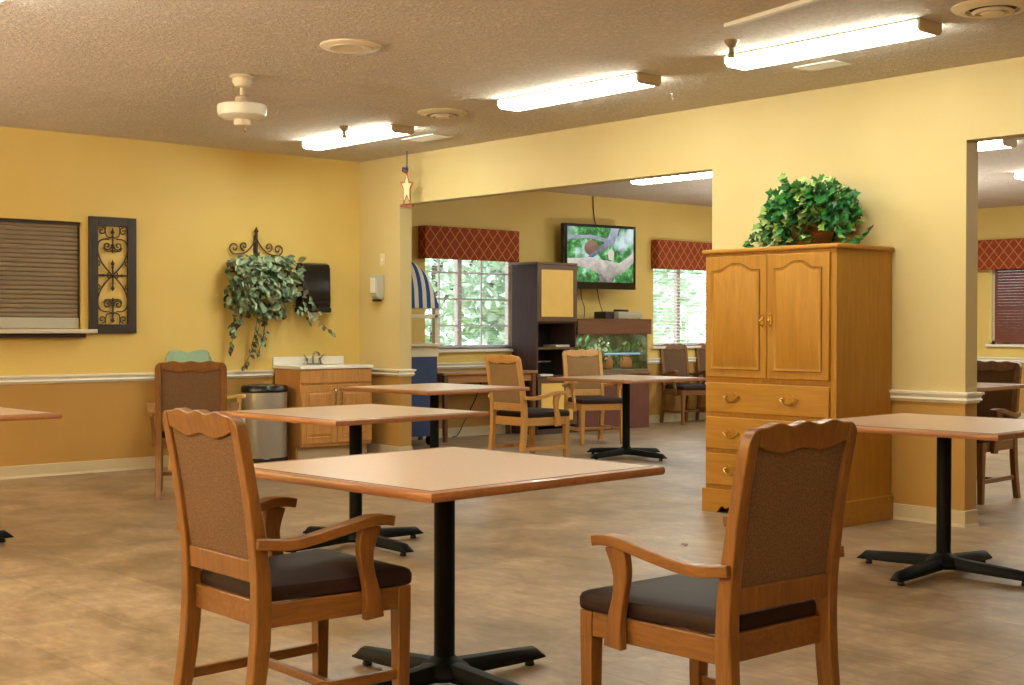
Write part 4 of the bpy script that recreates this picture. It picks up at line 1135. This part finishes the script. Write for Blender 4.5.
# ------------------------------------------------------------------ far room furniture
def entertainment():
    X0, X1 = -0.83, -0.40
    y0, y1 = 2.73, 3.36
    t = thing('entertainment_tower', 'tall dark brown cabinet with yellow doors and open shelves beside the window', 'cabinet', ((X0 + X1) / 2, (y0 + y1) / 2, 0))
    d = (X1 - X0) / 2; w = (y1 - y0) / 2
    for s in (-1, 1):
        b = B(); b.box(-d, s * w, 0, d, s * (w - 0.022), 1.955); b.build('side_panel', 'espresso', t, bevel=0.002)
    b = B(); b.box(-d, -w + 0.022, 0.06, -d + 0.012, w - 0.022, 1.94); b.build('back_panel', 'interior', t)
    b = B(); b.box(-d, -w - 0.008, 1.955, d + 0.012, w + 0.008, 1.98); b.build('top_panel', 'espressofront', t, bevel=0.003)
    b = B(); b.box(-d, -w + 0.022, 0, d - 0.01, w - 0.022, 0.06); b.build('plinth', 'espresso', t)
    for z in (1.30, 1.0, 0.67):
        b = B(); b.box(-d + 0.012, -w + 0.022, z - 0.022, d - 0.005, w - 0.022, z); b.build('shelf', 'espressofront' if z == 1.0 else 'espresso', t)
    for (za, zt) in ((1.30, 1.952), (0.10, 0.645)):
        b = B(); f = 0.055
        a, c = -w + 0.004, w - 0.004
        b.box(d, a, za, d + 0.018, a + f, zt); b.box(d, c - f, za, d + 0.018, c, zt); b.box(d, a + f, za, d + 0.018, c - f, za + f); b.box(d, a + f, zt - f, d + 0.018, c - f, zt)
        dr = b.build('door', 'espressofront', t, bevel=0.002)
        b = B(); b.box(d + 0.002, a + f, za + f, d + 0.010, c - f, zt - f); b.build('door_panel', 'yellowpanel', dr)
        b = B(); b.lathe([(0.008, -0.008), (0.012, 0), (0.008, 0.008)], (d + 0.026, c - 0.025, (za + zt) / 2), 10); b.build('knob', 'chrome', dr)
    # things on the shelves
    o = thing('flat_silver_box', 'flat silver player on the middle shelf of the dark tall cabinet', 'player', (-0.55, 3.17, 1.0))
    b = B(); b.box(-0.10, -0.11, 0.003, 0.12, 0.11, 0.030); b.build('case', 'greyplastic', o, bevel=0.003)
    o = thing('white_paper_stack', 'white papers on the lower shelf edge of the dark tall cabinet', 'papers', (-0.48, 2.90, 0.67))
    b = B(); b.box(-0.09, -0.10, 0.001, 0.075, 0.09, 0.012); b.box(-0.08, -0.09, 0.012, 0.07, 0.10, 0.020); b.build('sheets', 'white', o)
entertainment()

def aquarium():
    X0, X1, y0, y1 = -0.83, -0.40, 3.385, 4.62
    t = thing('aquarium', 'planted aquarium with walnut canopy on a dark mahogany stand', 'aquarium', ((X0 + X1) / 2, (y0 + y1) / 2, 0))
    d, w = (X1 - X0) / 2, (y1 - y0) / 2
    b = B(); b.box(-d, -w, 0, d, w, 0.655); b.build('stand', 'mahogany', t, bevel=0.004)
    b = B(); b.box(-d, -w - 0.012, 0.655, d + 0.015, w + 0.012, 0.677); b.build('stand_top', 'canopy', t, bevel=0.004)
    b = B(); b.box(-d, -w - 0.018, 1.150, d + 0.02, w + 0.018, 1.318); b.box(-d, -w - 0.022, 1.318, d + 0.026, w + 0.022, 1.336); b.build('canopy', 'canopy', t, bevel=0.004)
    b = B(); z0, z1 = 0.677, 1.15
    b.box(d - 0.008, -w, z0, d, w, z1); b.box(-d + 0.02, -w, z0, d - 0.008, -w + 0.008, z1); b.box(-d + 0.02, w - 0.008, z0, d - 0.008, w, z1); b.build('tank_glass', 'glass', t, smooth=False)
    b = B(); b.box(-d + 0.008, -w, z0, -d + 0.016, w, z1); b.box(-d + 0.022, w - 0.016, z0, d - 0.03, w - 0.0085, z1); b.build('backdrop_print', 'tankback', t, smooth=False)
    b = B(); b.box(-d + 0.02, -w + 0.01, z0 + 0.001, d - 0.01, w - 0.01, z0 + 0.045); b.build('gravel_bed', 'gravel', t)
    b = B(); b.box(-d + 0.022, -w + 0.012, z0 + 0.046, d - 0.012, w - 0.012, z1 - 0.02); b.build('water', 'waterm', t, smooth=False)
    b = B(); b.cyl((d - 0.05, -w + 0.5, 0.91), (d - 0.05, w - 0.12, 0.91), 0.013, 10); b.build('reflection_bar', 'tankglint', t)  # emissive bar shaped as the pale blue reflection in the tank
    for (y, k) in ((0.02, 1.0), (0.36, 0.95)):
        b = B(); b.lathe([(0.05 * k, 0), (0.075 * k, 0.02), (0.085 * k, 0.08), (0.065 * k, 0.13), (0.045 * k, 0.15), (0.055 * k, 0.165), (0.02, 0.165)], (0.06, y, z0 + 0.045), 16); b.build('pot_ornament', 'terracotta', t)
    rr = random.Random(3); L = B()
    for (yc, n, hgt) in ((-0.45, 40, 0.34), (-0.12, 36, 0.24), (0.20, 36, 0.26), (0.50, 56, 0.30), (-0.3, 34, 0.36)):
        for i in range(n):
            y = yc + rr.uniform(-0.09, 0.09); x = rr.uniform(-0.1, 0.12); z = z0 + 0.045 + rr.uniform(0, hgt)
            L.leaf((x, y, z), (rr.uniform(-.3, .6), rr.uniform(-1, 1), rr.uniform(0.2, 1.4)), (1, rr.uniform(-.5, .5), 0.3), rr.uniform(0.06, 0.12), 0.035)
    L.build('aquatic_plants', 'aquaplant', t, smooth=False, recalc=False)
    L = B()
    for i in range(46):
        L.leaf((0.12 + rr.uniform(-.04, .04), -0.16 + rr.gauss(0, 0.07), 0.99 + rr.gauss(0, 0.045)), (rr.uniform(0, 1), rr.uniform(-1, 1), rr.uniform(-.5, 1)), (1, 0, 0.4), 0.035, 0.03)
    L.build('pale_blossoms', 'aquaflower', t, smooth=False, recalc=False)
    l = bpy.data.lights.new('aquarium_lamp', 'AREA'); l.shape = 'RECTANGLE'; l.size = 1.1; l.size_y = 0.1; l.energy = 6; l.color = (0.95, 1.0, 0.95)
    o = bpy.data.objects.new('aquarium_lamp', l); o.parent = t; o.location = (0.02, 0, 1.148); o.rotation_euler = (0, 0, PI / 2); COL.objects.link(o)
    zt = 1.336
    o = thing('set_top_box', 'silver grey set top box on the aquarium canopy', 'set top box', (-0.60, 4.33, zt))
    b = B(); b.box(-0.14, -0.215, 0.006, 0.16, 0.215, 0.088); b.build('case', 'greyplastic', o, bevel=0.004)
    b = B(); b.box(0.16, -0.16, 0.02, 0.163, 0.16, 0.06); b.build('front_display', 'steel', o)
    b = B()
    for sx in (-0.1, 0.12):
        for sy in (-0.19, 0.19): b.cyl((sx, sy, 0), (sx, sy, 0.007), 0.012, 8)
    b.build('feet', 'blackplastic', o)
    o = thing('remote_control', 'black remote lying on the silver set top box', 'remote', (-0.55, 4.27, zt + 0.0885), R(80))
    b = B(); b.box(-0.10, -0.028, 0, 0.10, 0.028, 0.026); b.build('case', 'blackplastic', o, bevel=0.009, seg=3)
    b = B()
    for i in range(6):
        for j in (-1, 0, 1): b.box(-0.08 + i * 0.026, j * 0.016 - 0.005, 0.0255, -0.066 + i * 0.026, j * 0.016 + 0.005, 0.029)
    b.build('buttons', 'greyplastic', o)
    o = thing('black_power_box', 'small black brown box left of the silver set top box', 'box', (-0.60, 4.025, zt))
    b = B(); b.box(-0.10, -0.075, 0, 0.10, 0.075, 0.088); b.build('case', 'darkbronze', o, bevel=0.008)
    b = B(); b.box(0.10, -0.05, 0.05, 0.102, 0.05, 0.06); b.build('front_slot', 'interior', o)
aquarium()

def television():
    t = thing('television', 'wall mounted flat television showing a tree branch among green leaves', 'television', (-0.60, 3.955, 2.085), R(-6))
    w, h = 0.562, 0.39
    b = B(); f = 0.035
    b.box(-0.06, -w, -h, 0.0, w, h)
    b.build('cabinet', 'tvbezel', t, bevel=0.010, seg=3)
    b = B(); b.box(0, -w, -h, 0.008, -w + f + 0.02, h); b.box(0, w - f, -h, 0.008, w, h); b.box(0, -w + f, h - f, 0.008, w - f, h); b.box(0, -w + f, -h, 0.008, w - f, -h + 0.085); b.build('bezel', 'tvbezel', t, bevel=0.003)
    y0, y1, z0, z1 = -w + f + 0.02, w - f, -h + 0.085, h - f
    b = B(); b.box(0.0, y0, z0, 0.003, y1, z1); sc = b.build('screen', 'tvpic', t, smooth=False)
    def poly(pts, n, mat, x=0.0045):
        b = B(); b.prism([(y0 + (y1 - y0) * u, z0 + (z1 - z0) * v) for u, v in pts], 'x', 0.003, x); b.build(n, mat, sc, smooth=False)
    poly([(0.0, 0.42), (0.3, 0.44), (0.6, 0.40), (0.78, 0.36), (0.92, 0.48), (1.0, 0.58), (1.0, 0.38), (0.88, 0.22), (0.72, 0.12), (0.68, 0.0), (0.48, 0.0), (0.46, 0.16), (0.3, 0.26), (0.0, 0.31)], 'pictured_branch', 'branch')
    poly([(0.0, 0.84), (0.35, 0.86), (0.6, 0.80), (0.66, 1.0), (0.78, 1.0), (0.70, 0.72), (0.50, 0.55), (0.38, 0.45), (0.30, 0.46), (0.46, 0.62), (0.56, 0.74), (0.34, 0.80), (0.0, 0.77)], 'pictured_upper_branch', 'branchdark', 0.0055)
    poly([(0.36 + 0.11 * math.cos(a), 0.62 + 0.14 * math.sin(a)) for a in [2 * PI * k / 18 for k in range(18)]] , 'pictured_animal', 'animal', 0.005)
    poly([(0.62, 0.42), (0.60, 0.55), (0.66, 0.62), (0.70, 0.55), (0.69, 0.40)], 'pictured_tail', 'branch', 0.006)
    b = B(); b.box(-0.235, -0.12, -0.12, -0.06, 0.12, 0.12); b.build('wall_bracket', 'black', t, bevel=0.004)
    o = thing('television_cable', 'thin dark cable running from the ceiling to the television', 'cable', (0, 0, 0))
    b = B(); b.tube(spline([(-0.838, 4.07, 2.848), (-0.838, 4.08, 2.66), (-0.837, 4.11, 2.50), (-0.838, 4.12, 2.44)], 5), 0.006, 6); b.build('cable_sheath', 'blackplastic', o)
    o = thing('hanging_power_cord', 'thin dark cord hanging below the television, left of its antenna lead', 'cable', (0, 0, 0))
    b = B(); b.tube(spline([(-0.80, 3.82, 1.72), (-0.80, 3.84, 1.58), (-0.78, 3.87, 1.46), (-0.79, 3.87, 1.345)], 5), 0.005, 6); b.build('cord_sheath', 'blackplastic', o)
    o = thing('antenna_lead', 'thin dark lead from the television down to the small black box', 'cable', (0, 0, 0))
    b = B(); b.tube(spline([(-0.78, 4.09, 1.72), (-0.76, 4.085, 1.62), (-0.72, 4.075, 1.52), (-0.65, 4.04, 1.44), (-0.63, 4.03, 1.428)], 5), 0.005, 6); b.build('lead_sheath', 'blackplastic', o)
television()

def stall():
    cx, cy = -0.42, 0.68
    t = thing('striped_stall', 'white and blue snack cart with a domed striped awning beside the end pillar', 'cart', (cx, cy, 0))
    W, Dp = 0.30, 0.42
    b = B()
    def dome(u, v):
        x = -W + 2 * W * u; y = -Dp + 2 * Dp * v
        k = max(0.0, 1 - abs(x / W) ** 3.0) ** 0.5 * max(0.0, 1 - abs(y / Dp) ** 3.6) ** 0.5
        return (x, y, 1.43 + 0.515 * k)
    b.grid(40, 24, dome); b.build('awning', 'stripe', t)
    b = B()
    for sx in (-1, 1):
        for sy in (-1, 1): b.box(sx * (W - 0.07), sy * (Dp - 0.05), 1.06, sx * (W - 0.02), sy * (Dp - 0.005), 1.44)
    b.box(-W + 0.02, -Dp + 0.005, 1.325, W - 0.02, -Dp + 0.05, 1.365); b.box(-W + 0.02, Dp - 0.05, 1.325, W - 0.02, Dp - 0.005, 1.365)
    b.box(W - 0.07, -Dp + 0.05, 1.325, W - 0.02, Dp - 0.05, 1.365)
    b.build('post_frame', 'stallwhite', t, bevel=0.004)
    b = B(); b.box(-W - 0.02, -Dp - 0.02, 1.035, W + 0.035, Dp + 0.02, 1.065); b.box(-W, -Dp, 0.925, W - 0.02, Dp, 1.035); b.build('counter', 'stallwhite', t, bevel=0.004)
    b = B(); b.box(-W + 0.01, -Dp + 0.01, 0.10, W - 0.03, Dp - 0.01, 0.925); b.build('cabinet', 'stallblue', t, bevel=0.006)
    b = B(); b.box(-W + 0.02, -Dp + 0.006, 0.84, W - 0.10, -Dp + 0.012, 0.885); b.build('label_strip', 'greyplastic', t)
    for sx in (-1, 1):
        for sy in (-1, 1):
            b = B(); b.cyl((sx * (W - 0.1), sy * (Dp - 0.06) - 0.015, 0.05), (sx * (W - 0.1), sy * (Dp - 0.06) + 0.015, 0.05), 0.05, 16); b.build('wheel', 'blackplastic', t)
stall()

def desk():
    y0, y1, x0, x1 = 1.30, 2.66, -0.81, -0.30
    t = thing('writing_desk', 'wooden desk with dark legs against the wall under the window', 'desk', ((x0 + x1) / 2, (y0 + y1) / 2, 0))
    d, w = (x1 - x0) / 2, (y1 - y0) / 2
    b = B(); b.box(-d, -w, 0.715, d, w, 0.745); b.build('desk_top', 'deskwood', t, bevel=0.005)
    b = B(); b.box(-d + 0.04, -w + 0.05, 0.63, d - 0.03, w - 0.05, 0.714); b.build('apron', 'deskwood', t, bevel=0.003)
    for sx in (-1, 1):
        for sy in (-1, 1):
            b = B(); b.bar([(sx * (d - 0.04), sy * (w - 0.045), 0.714), (sx * (d - 0.04), sy * (w - 0.045), 0.0)], 0.055, 0.055, up=(0, 1, 0), scales=[1, 0.75]); b.build('leg', 'deskleg', t, bevel=0.004)
    o = thing('desk_cord', 'dark cord trailing down the wall under the desk', 'cable', (0, 0, 0))
    b = B(); b.tube(spline([(-0.835, 2.26, 0.60), (-0.832, 2.18, 0.42), (-0.825, 2.02, 0.18), (-0.80, 1.90, 0.03), (-0.78, 1.80, 0.006)], 6), 0.006, 6); b.build('cord_sheath', 'blackplastic', o)
desk()

o = thing('red_scrap', 'tiny red scrap lying on the floor between the front chairs and the armoire', 'litter', (5.77, -1.82, 0))
b = B(); b.grid(4, 3, lambda u, v: (0.035 * u, 0.03 * v - 0.01, 0.003 + 0.010 * math.sin(5 * u + 3 * v) ** 2)); b.build('scrap', 'red', o)

# ------------------------------------------------------------------ outdoors beyond the windows
b = B(); b.box(-14, -4, -0.16, -1.02, 16, -0.12); lw = struct(b.build('ground', 'lawn', smooth=False))
b = B(); b.box(-1.0, 9.4, -0.16, 12, 18, -0.12); struct(b.build('ground_back', 'lawn', smooth=False))
def tree(label, x, y, h, r, seed):
    t = thing('garden_tree', label, 'tree', (x, y, -0.12), 0, 'trees outside the windows')
    rr = random.Random(seed); b = B()
    b.tube([(0, 0, 0), (0.03, 0.02, h * 0.3), (0, 0.05, h * 0.6)], 0.09, 8, scales=[1.2, 1, 0.6])
    for k in range(5):
        a = rr.uniform(0, 2 * PI); b.tube([(0, 0.03, h * 0.35), (0.5 * r * math.cos(a), 0.5 * r * math.sin(a), h * rr.uniform(0.55, 0.8))], 0.035, 6)
    b.build('trunk', 'bark', t)
    L = B()
    for i in range(1500):
        v = Vector((rr.gauss(0, 1), rr.gauss(0, 1), rr.gauss(0, 1))).normalized() * rr.uniform(0.4, 1.0)
        p = Vector((v.x * r, v.y * r, h * 0.56 + v.z * h * 0.46))
        L.leaf(p, (rr.uniform(-1, 1), rr.uniform(-1, 1), rr.uniform(-1, .4)), (rr.uniform(-1, 1), rr.uniform(-1, 1), 1), rr.uniform(0.16, 0.30), rr.uniform(0.10, 0.18))
    L.build('foliage', 'tree', t, smooth=False, recalc=False)
tree('haze paled green tree outside the desk window', -6.2, 4.0, 3.4, 1.5, 1)
tree('haze paled green tree outside, behind the left part of the desk window', -9.8, 8.6, 4.6, 1.8, 2)
tree('haze paled green tree outside the window beside the armoire', -6.5, 10.0, 3.8, 1.7, 3)
tree('haze paled green tree outside, behind the right part of the desk window', -5.4, 6.9, 3.4, 1.25, 4)
tree('haze paled green tree farther off, outside the window beside the armoire', -9.6, 14.0, 4.2, 1.9, 5)

# ------------------------------------------------------------------ world, light, camera
w = bpy.data.worlds.new('daylight'); scn.world = w; w.use_nodes = True
nt = w.node_tree; bg = nt.nodes['Background']
bg.inputs[0].default_value = (0.86, 0.95, 1.0, 1); bg.inputs[1].default_value = 4.0

cam = bpy.data.cameras.new('camera'); co = bpy.data.objects.new('camera', cam); COL.objects.link(co)
f, yaw, pitch, roll = 1329.92, 2.416836, -0.0118445, 0.001134
cam.sensor_width = 36; cam.lens = f * 36 / 1024; cam.sensor_fit = 'HORIZONTAL'; cam.clip_end = 200
fw = Vector((math.cos(yaw) * math.cos(pitch), math.sin(yaw) * math.cos(pitch), math.sin(pitch)))
r_ = fw.cross(Vector((0, 0, 1))).normalized(); u_ = r_.cross(fw)
r2 = r_ * math.cos(roll) + u_ * math.sin(roll); u2 = -r_ * math.sin(roll) + u_ * math.cos(roll)
mt = Matrix((r2, u2, -fw)).transposed().to_4x4(); mt.translation = (10.7704, -7.5387, 1.2384)
co.matrix_world = mt
scn.camera = co
scn.view_settings.view_transform = 'Standard'
scn.view_settings.look = 'None'
scn.view_settings.exposure = 0.0
scn.cycles.use_denoising = True
scn.cycles.max_bounces = 8; scn.cycles.diffuse_bounces = 5; scn.cycles.glossy_bounces = 3; scn.cycles.transparent_max_bounces = 16
scn.cycles.sample_clamp_indirect = 6.0
scn.cycles.caustics_reflective = False; scn.cycles.caustics_refractive = False
